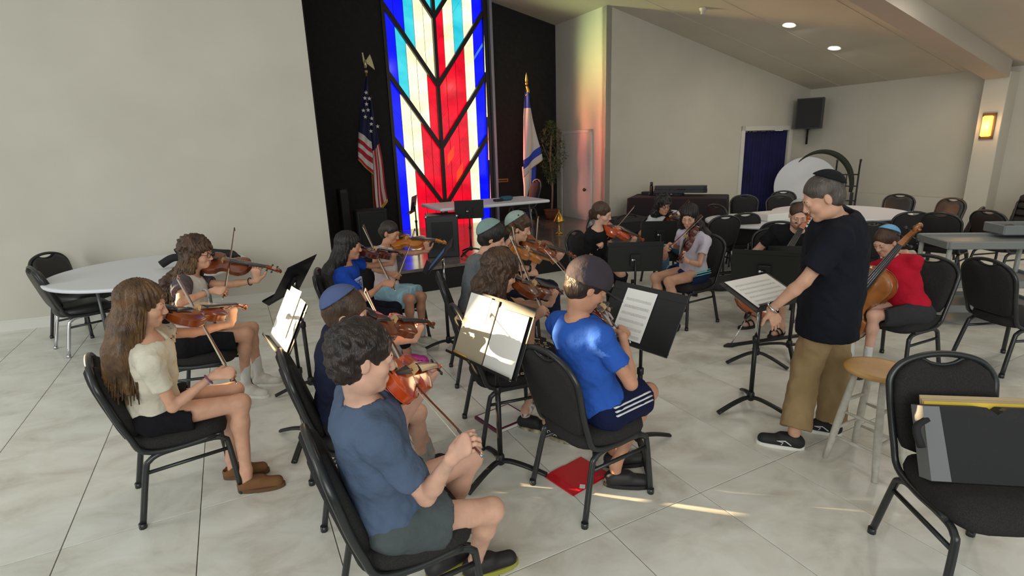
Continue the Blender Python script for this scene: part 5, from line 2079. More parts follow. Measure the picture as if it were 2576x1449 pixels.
    for i in (0, 1):
        e, w_, cst = ik(shs[i], wr[i], aL, fL, elbows[i], unit(-Z * .7 + (Lsh if i == 0 else -Lsh) * .7), (P0, neck))
        if elbows[i] is None:
            e, w_, cst = ik(shs[i], wr[i], aL, fL, None, unit(-Z + (Lsh if i == 0 else -Lsh) * .5), (P0, neck))
        wr[i] = w_
        el.append(e)
        if hd[i] is None:
            fd = unit(w_ - e)
            hd[i] = (fd, unit(np.cross(fd, Lsh)) * -1, (.3, .35, .25), .3)
    # ---- body field
    m_ = .5 + .5 * fat
    B = Field()
    R0 = np.stack([Fs, Lsh, U], 1)
    w1 = .145 if male else .135
    B.ell(P0 + Fs * .0, np.array([.115, .165, .11]) * s * np.array([fat, m_, 1]), np.stack([F, Lf, Z], 1), .04)
    B.cone(P0 + U * .05 * s, P0 + U * .22 * s, .115 * s * fat, .11 * s * fat, .05, flat=(Lsh, 1.18 if male else 1.08))
    B.cone(P0 + U * .26 * s, P0 + U * .40 * s, .112 * s * m_, .118 * s * m_, .05, flat=(Lsh, 1.28 if male else 1.15))
    B.cone(shs[0], shs[1], (.056 if male else .049) * s, (.056 if male else .049) * s, .05)
    B.cone(neck - U * .04 * s, hc - Uh * .07 * hs - Fh * .015, .056 * s * (1 if male else .88), .05 * s * (1 if male else .86), .03)
    B.cone(neck - U * .01 * s + Lsh * .03 * s, shs[0] + U * .01, .04 * s, .035 * s, .04)
    B.cone(neck - U * .01 * s - Lsh * .03 * s, shs[1] + U * .01, .04 * s, .035 * s, .04)
    ar = (.93 if male else .82) * (.55 + .45 * fat)
    for i in (0, 1):
        B.cone(shs[i], el[i], .050 * s * ar, .037 * s * ar, .02)
        mid = el[i] + (wr[i] - el[i]) * .3
        B.cone(el[i], mid, .037 * s * ar, .038 * s * ar, .015)
        B.cone(mid, wr[i], .038 * s * ar, .024 * s * ar, .015)
        B.cone(hips[i], kn[i], .080 * s * m_, .052 * s * m_, .04)
        cf = kn[i] + (an[i] - kn[i]) * .3 - F * .012
        B.cone(kn[i], cf, .050 * s * m_, .050 * s * m_, .03)
        B.cone(cf, an[i], .050 * s * m_, .031 * s, .03)
    # feet directions
    fdr = []
    for i in (0, 1):
        if feet_dir and feet_dir[i] is not None:
            an_ = math.radians(feet_dir[i])
            fdr.append(np.array([math.cos(an_), math.sin(an_), 0]))
        else:
            fdr.append(unit(F + Lf * (.15 - .3 * i)))
        heel = an[i] * np.array([1, 1, 0]) + Z * .035
        B.cone(an[i], heel + Z * .01, .034 * s, .03 * s, .02)
        B.cone(heel, heel + fdr[i] * .13 * s, .033 * s, .026 * s, .02)
    hb_lo, hb_hi = hc - .16 * hs - .0, hc + .16 * hs
    body_parts = [B.mesh(res)]
    # head
    Hd = Field()
    Hd.cone(neck - U * .02 * s, hc - Uh * .07 * hs - Fh * .015, .054 * s * (1 if male else .88), .05 * s * (1 if male else .86), .03)
    jw = 1.0 if male else .93
    Hd.ell(H(-.014, 0, .028), np.array([.096, .074, .087]) * hs, HR, .01)
    Hd.ell(H(.022, 0, -.03), np.array([.066, .060 * jw, .08]) * hs, HR, .025)
    Hd.ell(H(.026, 0, -.075), np.array([.054, .049 * jw, .036]) * hs, HR, .025)
    Hd.ell(H(.068, 0, -.097), np.array([.02, .022, .017]) * hs, HR, .02)
    for q in (1, -1):
        Hd.ell(H(.058, .037 * q, -.028), np.array([.026, .024, .026]) * hs, HR, .02)
        Hd.ell(H(.100, .032 * q, .004), np.array([.017, .019, .014]) * hs, HR, .014, 's')
        Hd.ell(H(.079, .031 * q, .003), np.array([.0135, .0155, .0115]) * hs, HR, .006)
        Hd.ell(H(-.006, .077 * q, -.006), np.array([.018, .008, .031]) * hs, HR, .006)
        Hd.ell(H(.002, .087 * q, -.003), np.array([.010, .005, .018]) * hs, HR, .004, 's')
        Hd.ell(H(.098, .0105 * q, -.034), np.array([.009, .008, .007]) * hs, HR, .006)
    Hd.cone(H(.083, -.034, .022), H(.083, .034, .022), .011 * hs, .011 * hs, .018)
    Hd.cone(H(.088, 0, .012), H(.107, 0, -.028), .0075 * hs, .011 * hs, .012)
    Hd.cone(H(.084, -.016, -.060), H(.084, .016, -.060), .0085 * hs, .0085 * hs, .01)
    Hd.cone(H(.082, -.013, -.070), H(.082, .013, -.070), .009 * hs, .009 * hs, .01)
    body_parts.append(Hd.mesh(.0048))
    # hands
    for i in (0, 1):
        HF = Field()
        fa = wr[i] + (el[i] - wr[i]) * .25
        HF.cone(fa, wr[i], .0275 * s * ar, .024 * s * ar, .012)
        HF.cone(wr[i], wr[i] + unit(hd[i][0]) * .02, .024 * s * ar, .022 * s * ar, .012)
        hand(HF, wr[i], np.array(hd[i][0]), np.array(hd[i][1]), 1 - 2 * i, s, hd[i][2], 1.0, hd[i][3])
        body_parts.append(HF.mesh(.0036))
    V, Q = join(body_parts)
    root = mesh_np('person', V - base, Q, skin)
    root.location = base
    tag(root, label, 'person')
    def part(name, VQ, m, lab=None):
        V, Q = VQ
        o = mesh_np(name, V - base, Q, m, root)
        if lab: o['label'] = lab
        return o
    def pmb(name, mb, m, lab=None):
        o = mb.build(name, m, root, Matrix.Translation(Vector(-base)))
        if lab: o['label'] = lab
        return o
    # ---- face details
    hm = hair_mat(*hairc)
    for q in (1, -1):
        mb = MB()
        R3 = Matrix([list(r) for r in HR])
        mb.ball(H(.0862, .031 * q, .0), (.0065 * hs, .0125 * hs, .0052 * hs), 10, 6, R3)
        e_ = pmb('eye', mb, M_eye)
        mb = MB().ball(H(.0915, .031 * q, -.0005), (.0025 * hs, .0052 * hs, .0048 * hs), 8, 6, R3)
        o = pmb('iris', mb, M_iris)
        mb = MB().tube([H(.093, .014 * q, .020), H(.0945, .028 * q, .025), H(.085, .045 * q, .021)], .0032 * hs, 6)
        pmb('eyebrow', mb, hm)
    mb = MB().tube([H(.086, -.024, -.0635), H(.0925, -.008, -.0605), H(.094, 0, -.062), H(.0925, .008, -.0605), H(.086, .024, -.0635)], .0042 * hs, 6, rs=[.0015, .0036, .0036, .0036, .0015])
    mb.tube([H(.086, -.02, -.066), H(.0935, 0, -.0695), H(.086, .02, -.066)], .004 * hs, 6, rs=[.0015, .0045, .0015])
    pmb('lips', mb, M_lip)
    if 'glasses' in face:
        mb = MB()
        for q in (1, -1):
            mb.tube([H(.105, .033 * q + .022 * math.cos(t_ * PI / 8), .002 + .019 * math.sin(t_ * PI / 8)) for t_ in range(17)], .0021, 5)
            mb.tube([H(.103, .055 * q, .006), H(.06, .076 * q, .008), H(-.01, .08 * q, .006)], .0018, 5)
        mb.tube([H(.106, -.011, .004), H(.108, 0, .008), H(.106, .011, .004)], .0018, 5)
        pmb('glasses', mb, mat('glasses_frame', (30, 26, 26), .3))
    if 'beard' in face:
        BF = Field()
        BF.ell(H(.030, 0, -.080), np.array([.058, .054, .036]) * hs, HR, .02)
        BF.ell(H(.068, 0, -.092), np.array([.026, .03, .024]) * hs, HR, .02)
        BF.cone(H(.01, .06, -.03), H(.03, .045, -.08), .012 * hs, .018 * hs, .02)
        BF.cone(H(.01, -.06, -.03), H(.03, -.045, -.08), .012 * hs, .018 * hs, .02)
        BF.ell(H(.10, 0, -.062), np.array([.024, .028, .012]) * hs, HR, .004, 's')
        part('beard', BF.mesh(.006, noise=wob(.0015, 260)), mat('stubble_brown', (142, 100, 78), .85))
    # ---- hair
    hk = hair.get('kind', 'short')
    HF = Field()
    th = hair.get('th', .014)
    nz = hair.get('noise', (.002, 120))
    if hk != 'none':
        HF.ell(H(-.020, 0, .040 + th * .3), (np.array([.094, .074, .082]) + th) * hs, HR, .01)
        HF.ell(H(-.045, 0, -.01), (np.array([.062, .066, .07]) + th * .7) * hs, HR, .02)
        if hk in ('long', 'curly_long'):
            for q in (1, -1):
                dn = hair.get('len', .3) * s
                fw = hair.get('front', 0.0)
                p1 = H(-.02, .066 * q, -.02)
                p2 = H(-.05 + fw * .3, .088 * q, -.11)
                p3 = neck - U * (dn - .19) + Lsh * .100 * q * s + Fs * (-.125 + fw) * s
                HF.cone(p1, p2, .034 * hs, .042 * hs, .03)
                HF.cone(p2, p3, .046 * hs, .034 * hs, .03)
            p2 = H(-.08, 0, -.10)
            p2b = neck - U * .06 * s - Fs * .135 * s
            p3 = neck - U * (dn - .15) - Fs * .165 * s
            HF.cone(H(-.05, 0, 0), p2, .055, .062, .03)
            HF.cone(p2, p2b, .062, .058, .04, flat=(Lsh, 1.3))
            HF.cone(p2b, p3, .058, .046, .04, flat=(Lsh, 1.5))
        if hk in ('tail', 'bun'):
            HF.ell(H(-.10, 0, -.01), np.array([.04, .04, .045]) * hs, HR, .02)
            if hk == 'tail': HF.cone(H(-.12, .0, -.02), H(-.11, .01, -.13), .034, .016, .02)
        # open the face
        fh_ = hair.get('fringe', .068)
        HF.ell(H(.105, 0, -.035 - (.075 - fh_)), np.array([.082, .070, .098]) * hs, HR, .012, 's')
        if hk in ('short', 'tail', 'bun', 'buzz'):
            for q in (1, -1):
                HF.ell(H(.01, .10 * q, -.028), np.array([.032, .034, .042]) * hs, HR, .008, 's')
            HF.ell(H(-.01, 0, -.155), np.array([.13, .10, .075 + hair.get('nape', 0)]) * hs, HR, .01, 's')
        amp, fr_ = nz
        long_ = hk in ('long', 'curly_long')
        def hnoise(x, y, z):
            rx, ry, rz = x - hc[0], y - hc[1], z - hc[2]
            n_ = curl(amp, fr_)(x, y, z)
            if long_:
                an_ = np.arctan2(ry, rx)
                k_ = .0035 if hk == 'long' else .004
                n_ = n_ + k_ * np.sin(an_ * 21 + (1.5 if hk == 'long' else 3.0) * np.sin(rz * (14 if hk == 'long' else 42) + an_ * 3)) + .5 * k_ * np.sin(an_ * 47 + 2 * np.sin(rz * 25))
            return n_
        part('hair', HF.mesh(.0052, noise=hnoise), hm)
        if hk in ('long', 'curly_long'):
            # separate locks give the outline strands
            mb = MB()
            rr = random.Random(len(key) * 7 + ord(key[-1]))
            dn = hair.get('len', .3) * s
            fw = hair.get('front', 0.0)
            for i in range(hair.get('locks', 46)):
                ang = rr.uniform(-2.3, 2.3)
                rad = .094
                st_ = H(-.02 - math.cos(ang) * rad * .75, math.sin(ang) * .078, .01 + rr.uniform(-.02, .03))
                md = H(-.04 - math.cos(ang) * .10 + (fw * .3 if abs(ang) > 1 else 0), math.sin(ang) * .135, -.11)
                back = max(0, math.cos(ang))
                en = neck - U * (dn - .16 + rr.uniform(-.05, .05)) + Lsh * math.sin(ang) * .145 * s + Fs * (-.215 * back - .09 * (1 - back) + fw * (1 - back)) * s
                P_ = []
                for k_ in range(13):
                    t_ = k_ / 12
                    c_ = st_ * (1 - t_) ** 2 + 2 * md * t_ * (1 - t_) + en * t_ * t_
                    am = (.010 if hk == 'curly_long' else .003) * (.3 + t_)
                    c_ = c_ + Lsh * math.sin(t_ * (26 if hk == 'curly_long' else 11) + i) * am + Fs * math.cos(t_ * (23 if hk == 'curly_long' else 9) + i * 2) * am
                    P_.append(c_)
                mb.tube(P_, .01, 5, rs=[.008 * (1 - .6 * (k_ / 12) ** 2) for k_ in range(13)])
            o = pmb('hair_locks', mb, hair_mat(*hair.get('lockc', hairc)))
            o['kind'] = 'stuff'
    if 'kippah' in hair:
        KF = Field()
        th2 = th + .009
        KF.ell(H(-.022, 0, .046), (np.array([.096, .076, .084]) + th2) * hs, HR, 0)
        cnr = HR @ unit(np.array([.72, 0, -.69]))
        nl_ = hair.get('ksize', 0)
        KF.P[-1] = KF.P[-1][:6] + ([(H(-.048 + nl_ * .6, 0, .098 - nl_ * .6), cnr)],)
        km = hair['kippah']
        o = part('skullcap', KF.mesh(.005), km)
    if 'cap' in hair:
        KF = Field()
        KF.ell(H(-.012, 0, .050), (np.array([.098, .080, .082]) + .027) * hs, HR, 0)
        KF.P[-1] = KF.P[-1][:6] + ([(H(0, 0, .022), HR @ unit(np.array([.12, 0, -1])))],)
        o = part('cap', KF.mesh(.005), hair['cap'])
        BF = Field()
        BF.cone(H(.07, 0, .028), H(.155, 0, .016), .075 * hs, .06 * hs, .0, flat=(Uh, .10))
        part('cap_brim', BF.mesh(.004), hair['cap'])
        mb = MB().ball(H(-.012, 0, .152), .009, 8, 6)
        pmb('cap_button', mb, hair['cap'])
    # ---- clothes
    fk1, fk2 = curl(.0026, 40 + ord(key[-1]) % 5 * 3), curl(.0014, 88)
    wr_ = lambda x, y, z: fk1(x, y, z) + fk2(x, y, z * 1.3)
    if top:
        T = Field()
        g = top.get('g', .014)
        T.ell(P0 + U * .04 * s, (np.array([.118, .168, .12]) * np.array([fat, m_, 1])) * s + g * .8, np.stack([F, Lf, Z], 1), .04)
        T.cone(P0 + U * .05 * s, P0 + U * .22 * s, .118 * s * fat + g, .112 * s * fat + g, .05, flat=(Lsh, 1.2 if male else 1.1))
        T.cone(P0 + U * .26 * s, P0 + U * .40 * s, .114 * s * m_ + g, .118 * s * m_ + g, .05, flat=(Lsh, 1.28 if male else 1.16))
        T.cone(shs[0], shs[1], (.057 if male else .048) * s + g * .6, (.057 if male else .048) * s + g * .6, .035)
        T.cone(neck - U * .02 * s + Lsh * .03 * s, shs[0] + U * .01, .038 * s + g * .6, .036 * s + g * .6, .04)
        T.cone(neck - U * .02 * s - Lsh * .03 * s, shs[1] + U * .01, .038 * s + g * .6, .036 * s + g * .6, .04)
        sl = top.get('sleeve', .62)
        if stand:
            T.cone(P0 + U * .30 * s, P0 - Z * .30 * s, .126 * s * m_ + g, .136 * s * m_ + g, .05, flat=(Lsh, 1.2))
        sp_parts = []
        for i in (0, 1):
            if sl > 0:
                ed = shs[i] + (el[i] - shs[i]) * sl
                dv = unit(el[i] - shs[i])
                T.cone(shs[i], ed, .050 * s * ar + g * .7 + .003, .045 * s * ar + g * .8 + .007, .022)
                T.P[-1] = T.P[-1][:7] + ([(ed, dv)],) + T.P[-1][8:]
                # round end extends past; hollow out the cuff
                T.cone(ed - dv * .03, ed + dv * .06, .043 * s * ar + .006, .043 * s * ar + .008, .002, 's')
        # neckline and hem
        T.cone(neck - U * .035 * s + Fs * .012, neck + U * .2 * s, .066 * s, .075 * s, .008, 's')
        hem = top.get('hem', -.02)
        hp0 = P0 + U * hem * s
        hn = -U
        if stand:
            hp0, hn = P0 + Z * hem * s, -Z
        def post(Fv, x, y, z, hp0=hp0, hn=hn):
            return np.maximum(Fv, (x - hp0[0]) * hn[0] + (y - hp0[1]) * hn[1] + (z - hp0[2]) * hn[2])
        part('shirt', T.mesh(.0095 if res < .012 else .0105, noise=wr_, post=post), top['m'])
        if 'sleeve_m' in top:
            for i in (0, 1):
                SF = Field()
                ed = shs[i] + (el[i] - shs[i]) * (sl + .005)
                dv = unit(el[i] - shs[i])
                SF.cone(shs[i] + U * .0, ed, .056 * s * ar + g * .7 + .010, .048 * s * ar + g * .8 + .014, .0)
                SF.P[-1] = SF.P[-1][:7] + ([(ed, dv)],) + SF.P[-1][8:]
                SF.cone(neck - U * .02 * s + Lsh * .05 * (1 - 2 * i) * s, shs[i] + U * .01, .034 * s + g * .6 + .006, .036 * s + g * .6 + .006, .04)
                SF.cone(ed - dv * .03, ed + dv * .06, .043 * s * ar + .006, .043 * s * ar + .008, .002, 's')
                part('raglan_sleeve', SF.mesh(.0095, noise=wr_), top['sleeve_m'])
    if bottom:
        G_ = Field()
        g = bottom.get('g', .016)
        G_.ell(P0, (np.array([.118, .170, .112]) * np.array([fat, m_, 1])) * s + g * .7, np.stack([F, Lf, Z], 1), .04)
        if stand: G_.cone(P0, P0 + U * .10 * s, .118 * s * fat + g * .5, .116 * s * fat + g * .5, .04, flat=(Lsh, 1.2))
        ln_ = bottom.get('len', .7)
        for i in (0, 1):
            if bottom.get('skirt'):
                continue
            if ln_ <= 1:
                ed = hips[i] + (kn[i] - hips[i]) * ln_
                dv = unit(kn[i] - hips[i])
                fl_ = bottom.get('flare', .02)
                G_.cone(hips[i], ed, .086 * s + g, (.083 + (.054 - .083) * ln_) * s + g + fl_, .04)
                G_.P[-1] = G_.P[-1][:7] + ([(ed, dv)],) + G_.P[-1][8:]
                rr_ = (.083 + (.054 - .083) * ln_) * s
                G_.cone(ed - dv * .03, ed + dv * .06, rr_ + .008, rr_ + .010, .002, 's')
            else:
                G_.cone(hips[i], kn[i], .086 * s + g, .058 * s + g, .04)
                e2 = kn[i] + (an[i] - kn[i]) * (ln_ - 1)
                dv = unit(an[i] - kn[i])
                G_.cone(kn[i], e2, .056 * s + g, .040 * s + g + bottom.get('cuff', .004), .03)
                G_.P[-1] = G_.P[-1][:7] + ([(e2, dv)],) + G_.P[-1][8:]
        if bottom.get('skirt'):
            mk = (kn[0] + kn[1]) / 2
            hm_ = (hips[0] + hips[1]) / 2
            for q in np.linspace(-1, 1, 5):
                a_ = P0 + Lf * .08 * q * s
                b2 = hm_ + (mk - hm_) * ln_ + Lf * .15 * q * s
                dv = unit(mk - hm_)
                G_.cone(a_, b2, .10 * s, .095 * s if not bottom.get('drop') else .11 * s, .05)
                G_.P[-1] = G_.P[-1][:7] + ([(b2, dv)],) + G_.P[-1][8:]
            if bottom.get('drop'):
                for q in np.linspace(-1, 1, 4):
                    b2 = hm_ + (mk - hm_) * .55 + Lf * .14 * q * s
                    G_.cone(b2, b2 - Z * bottom['drop'], .09 * s, .07 * s, .05)
        top_cut = P0 + U * bottom.get('rise', .07) * s
        def post2(Fv, x, y, z):
            return np.maximum(Fv, (x - top_cut[0]) * U[0] + (y - top_cut[1]) * U[1] + (z - top_cut[2]) * U[2])
        part(bottom.get('name', 'shorts'), G_.mesh(.0095 if res < .012 else .0105, noise=lambda x, y, z: fk1(y, x, z) * 1.2 + fk2(x, z, y), post=post2), bottom['m'])
        if 'stripes' in bottom:
            for i in (0, 1):
                q = 1 - 2 * i
                dv = unit(kn[i] - hips[i])
                mb = MB()
                for j in range(3):
                    P_ = []
                    for k_ in range(9):
                        t_ = -.10 + (ln_ + .08) * k_ / 8
                        c_ = hips[i] + (kn[i] - hips[i]) * t_
                        r_l = (.083 + (.054 - .083) * max(t_, 0)) * s + g + bottom.get('flare', .02) * max(t_, 0) / ln_ + .006
                        an_ = .25 + j * .20
                        P_.append(c_ + (Lf * q * math.cos(an_) + Z * math.sin(an_)) * r_l)
                    mb.tube(P_, .0075, 6, flat=.5)
                pmb('side_stripes', mb, bottom['stripes'])
    # ---- shoes
    if shoes:
        for i in (0, 1):
            heel = an[i] * np.array([1, 1, 0])
            d_ = fdr[i]
            sd = np.cross(Z, d_)
            SFo = Field()
            k_ = shoes['kind']
            c0, c1 = heel - d_ * .025 * s, heel + d_ * .165 * s
            if k_ != 'sandal':
                SFo.cone(c0 + Z * .045, c1 + Z * .035, .040 * s, .036 * s, .02, flat=(sd, 1.05))
                SFo.cone(heel + Z * .06, heel + d_ * .06 + Z * .06, .043 * s, .04 * s, .02)
                if k_ == 'hightop': SFo.cone(heel + Z * .06, heel + Z * .13, .044 * s, .042 * s, .02)
                hz = {'hightop': .15, 'clog': .085, 'slipper': .088}.get(k_, .092) * s
                SFo.P = [p[:7] + ([(heel + Z * .012, -Z), (heel + Z * hz, Z)],) + p[8:] for p in SFo.P]
                if k_ in ('clog', 'slipper'):
                    SFo.cone(heel + Z * .07 - d_ * .02, heel + Z * .16 + d_ * .01, .037 * s, .05 * s, .004, 's')
                part({'clog': 'clog', 'slipper': 'slipper', 'hightop': 'sneaker'}.get(k_, 'shoe'), SFo.mesh(.006), shoes['m'])
            else:
                for q in (.05, .11):
                    mb = MB().tube([heel + d_ * q * s + sd * .045 * s * math.cos(t_) + Z * (.02 + .052 * s * math.sin(t_)) for t_ in np.linspace(0, PI, 9)], .012, 6, flat=.45)
                    pmb('sandal_strap', mb, shoes['m'])
            sol = MB()
            P_ = []
            for t_ in range(20):
                a_ = 2 * PI * t_ / 20
                cx = math.copysign(abs(math.cos(a_)) ** .8, math.cos(a_))
                P_.append(tuple((heel + d_ * (.072 + .138 * cx) * s + sd * math.sin(a_) * (.044 + .006 * cx) * s)[:2]))
            sol.prism(P_, .001, .024 if k_ != 'clog' else .03)
            pmb('sole', sol, shoes.get('sole', shoes['m']))
            if 'sock' in shoes:
                SK = Field()
                tp0 = an[i] + unit(kn[i] - an[i]) * shoes.get('sock_h', .05)
                SK.cone(an[i] - Z * .02, tp0, .037 * s, .038 * s, .0)
                SK.P[-1] = SK.P[-1][:7] + ([(tp0, unit(kn[i] - an[i]))],) + SK.P[-1][8:]
                part('sock', SK.mesh(.006), shoes['sock'])
    info = dict(root=root, base=base, P0=P0, neck=neck, U=U, F=F, Fs=Fs, L=Lsh, hc=hc, HR=HR, H=H, shs=shs, el=el, wr=wr, kn=kn, an=an, part=part, pmb=pmb, s=s, fdr=fdr, hips=hips, vt=vt)
    return info


def band(info, i, t, r, m, name='bracelet', w_=.006):
    """ring round forearm at fraction t from wrist to elbow"""
    a, b_ = info['wr'][i], info['el'][i]
    c = a + (b_ - a) * t
    ax = unit(b_ - a)
    u = unit(np.cross(ax, [.3, .1, 1]))
    v = np.cross(ax, u)
    P_ = [c + (u * math.cos(k) + v * math.sin(k)) * r for k in np.linspace(0, 2 * PI, 17)]
    mb = MB().tube(P_, w_, 6, cap=False)
    return info['pmb'](name, mb, m)
# ------------------------------------------------------------------ the players and the conductor
SK_l = skin_mat('light', (208, 160, 134))
SK_p = skin_mat('pale', (214, 168, 146))
SK_t = skin_mat('tan', (192, 140, 112))
SK_o = skin_mat('olive', (196, 148, 116))
def cloth(name, a, b_=None, sc_=5, bump=(26, .8)):
    return mat(name, a, .85, noise=(sc_, b_ or tuple(int(c * .9) for c in a), 4), bump=bump, spec=.2)
HBR = ('brown', (80, 56, 38), (46, 32, 24))
HLB = ('light_brown', (106, 76, 46), (62, 44, 28))
HDK = ('dark_brown', (46, 34, 28), (26, 20, 18))
HBK = ('near_black', (34, 28, 27), (20, 17, 17))
HGY = ('grey_brown', (92, 84, 78), (60, 52, 48))
def seat(key, fwd=-.05, z=.545, S=1):
    x, y, dg = SEATS[key]
    a = math.radians(dg)
    return (x + math.cos(a) * fwd, y + math.sin(a) * fwd - .06, z)
PN = {}
K_sage = cloth('sage_felt', (128, 152, 148))
K_sage2 = cloth('pale_sage_felt', (146, 166, 158))
K_blue = cloth('denim_blue_felt', (84, 98, 140))
K_lblue = cloth('sky_blue_felt', (120, 178, 220))
K_blk = cloth('black_satin', (22, 26, 28))

PN['P1'] = person('P1', 'girl with long light-brown hair, white T-shirt and brown slippers, playing violin', 36, .93, seat('P1', z=.555), SK_l, HLB,
    (357, 752), (370, 856), hy=-12, hp=-12, male=False, knees=((609, 978), (634, 1008)), ankles=((580, 1142), (618, 1178)), elbows=((482, 908), (412, 992)),
    violin=((432, 800), (618, 776), 'amber', 'amber violin held by the girl in the white T-shirt and black shorts', 5, 20), bow=((447, 692), (588, 950), 'bow held low by the girl in the white T-shirt and black shorts'),
    top=dict(m=cloth('offwhite_tee', (214, 208, 190)), sleeve=.55, hem=.05, g=.015), bottom=dict(m=cloth('black_shorts', (20, 20, 26)), len=.42, flare=.012, name='shorts', rise=.10),
    shoes=dict(kind='slipper', m=mat('tan_suede', (112, 76, 44), .95, bump=(60, .3)), sole=mat('suede_sole', (92, 66, 42), .9)),
    hair=dict(kind='long', th=.020, len=.44, front=.02, noise=(.002, 60), locks=70), feet_dir=(15, 12))
PN['P2'] = person('P2', 'curly-haired girl in glasses, white T-shirt with dark sleeves and white high-tops', 14, .95, seat('P2'), SK_l, HBR,
    (500, 632), (476, 690), hy=-14, hp=-5, male=False, knees=((652, 822), (627, 838)), ankles=((648, 925), (615, 945)), elbows=((577, 757), (428, 762)),
    violin=((512, 658), (706, 683), 'brown', 'brown violin held by the curly-haired girl in glasses', 0, 30), bow=((590, 573), (562, 742), 'bow held upright by the curly-haired girl in glasses'),
    top=dict(m=cloth('white_tee', (206, 202, 196)), sleeve=.52, hem=.0, g=.014, sleeve_m=cloth('mauve_grey_sleeve', (92, 82, 88))), bottom=dict(m=cloth('black_shorts', (20, 20, 26)), len=.80, flare=.025),
    shoes=dict(kind='hightop', m=cloth('white_canvas', (216, 212, 202)), sole=mat('white_rubber', (222, 220, 212), .5), sock=cloth('white_sock', (215, 215, 212)), sock_h=.15),
    hair=dict(kind='curly_long', th=.030, len=.36, front=.05, noise=(.006, 95), locks=80, lockc=HLB), face='glasses', feet_dir=(-4, -14))
PN['P3'] = person('P3', 'girl with dark hair, royal blue T-shirt and pink clogs, playing violin', 8, .88, seat('P3'), SK_t, HBK,
    (880, 612), (866, 668), hy=-2, hp=-8, male=False, knees=((1014, 776), (1004, 795)), ankles=((1022, 880), (1026, 882)), elbows=((930, 694), (884, 727)),
    violin=((908, 633), (1012, 645), 'dark', 'dark violin held by the girl in the royal blue T-shirt', 15, 20), bow=((914, 565), (990, 722), 'bow of the girl in the royal blue T-shirt'),
    top=dict(m=cloth('royal_blue_tee', (26, 70, 172)), sleeve=.68, g=.018), bottom=dict(m=cloth('navy_leggings', (20, 20, 34)), len=1.9, g=.004, name='leggings'),
    shoes=dict(kind='clog', m=mat('pink_foam', (206, 62, 160), .5), sole=mat('pink_foam', (206, 62, 160), .5)),
    hair=dict(kind='long', th=.018, len=.46, front=.0, noise=(.002, 60), locks=60), feet_dir=(3, -6))
PN['P4'] = person('P4', 'girl with tied-back hair in a pale pink top and light blue skirt', -22, .84, seat('P4'), SK_t, HDK,
    (984, 578), (966, 618), hy=6, hp=-18, male=False, knees=((1061, 746), (1032, 752)), ankles=((1062, 828), (1034, 838)), elbows=((1048, 668), (930, 682)),
    violin=((992, 607), (1122, 612), 'gold', 'golden-orange violin held by the girl in the pale pink top', 25, 25), bow=((1044, 575), (996, 702), 'bow of the girl in the pale pink top'),
    top=dict(m=cloth('pale_pink_top', (222, 204, 204)), sleeve=.12, g=.012), bottom=dict(m=cloth('pale_blue_skirt', (158, 198, 216)), len=.82, skirt=True, name='skirt'),
    shoes=dict(kind='sneaker', m=cloth('white_canvas', (216, 212, 202)), sole=mat('white_rubber', (222, 220, 212), .5), sock=cloth('white_sock', (215, 215, 212)), sock_h=.08),
    hair=dict(kind='bun', th=.008, noise=(.0008, 120), fringe=.05), feet_dir=(-25, -32))
PN['P5'] = person('P5', 'boy with brown hair, blue skullcap and navy T-shirt playing violin behind the nearest boy', 27, .89, seat('P5'), SK_p, HBR,
    (872, 790), (856, 862), hy=-22, hp=-16, knees=((1068, 985), (1076, 1035)), ankles=((1078, 1105), (1060, 1122)), elbows=((985, 892), None),
    violin=((930, 818), (1088, 820), 'brown', 'brown violin held by the boy in the navy shirt with the blue skullcap', 0, 35), bow=((919, 726), (1024, 925), 'orange-lit bow of the boy in the navy shirt'),
    top=dict(m=cloth('navy_tee', (26, 30, 54)), sleeve=.66, g=.018), bottom=dict(m=cloth('dark_shorts', (30, 30, 36)), len=.8, flare=.03),
    shoes=dict(kind='sneaker', m=mat('black_shoe', (26, 24, 26), .6), sock=cloth('grey_sock', (165, 165, 160)), sock_h=.10),
    hair=dict(kind='short', th=.017, noise=(.003, 70), kippah=K_blue, fringe=.062, ksize=.012))
PN['P6'] = person('P6', 'curly-haired boy nearest the camera in a slate-blue T-shirt and grey shorts, playing violin', 29, .97, seat('P6', -.04), SK_p, HDK,
    (912, 902), (912, 1016), hy=-4, hp=-12, hr=6, knees=((1186, 1150), (1238, 1296)), ankles=((1096, 1352), (1196, 1418)), elbows=((1012, 1075), (1085, 1245)),
    violin=((975, 955), (1100, 928), 'orange', 'orange-brown violin held by the nearest boy in slate blue', 12, 50), bow=((978, 880), (1196, 1128), 'long bow held low by the nearest boy in slate blue'),
    top=dict(m=cloth('slate_blue_tee', (84, 100, 126)), sleeve=.70, hem=-.04, g=.020), bottom=dict(m=cloth('grey_green_shorts', (78, 86, 88)), len=.44, flare=.03),
    shoes=dict(kind='sneaker', m=mat('black_mesh_shoe', (30, 27, 30), .6), sole=mat('lime_black_sole', (150, 150, 62), .6)),
    hair=dict(kind='short', th=.018, noise=(.0042, 130), fringe=.058, nape=-.005), res=.011)
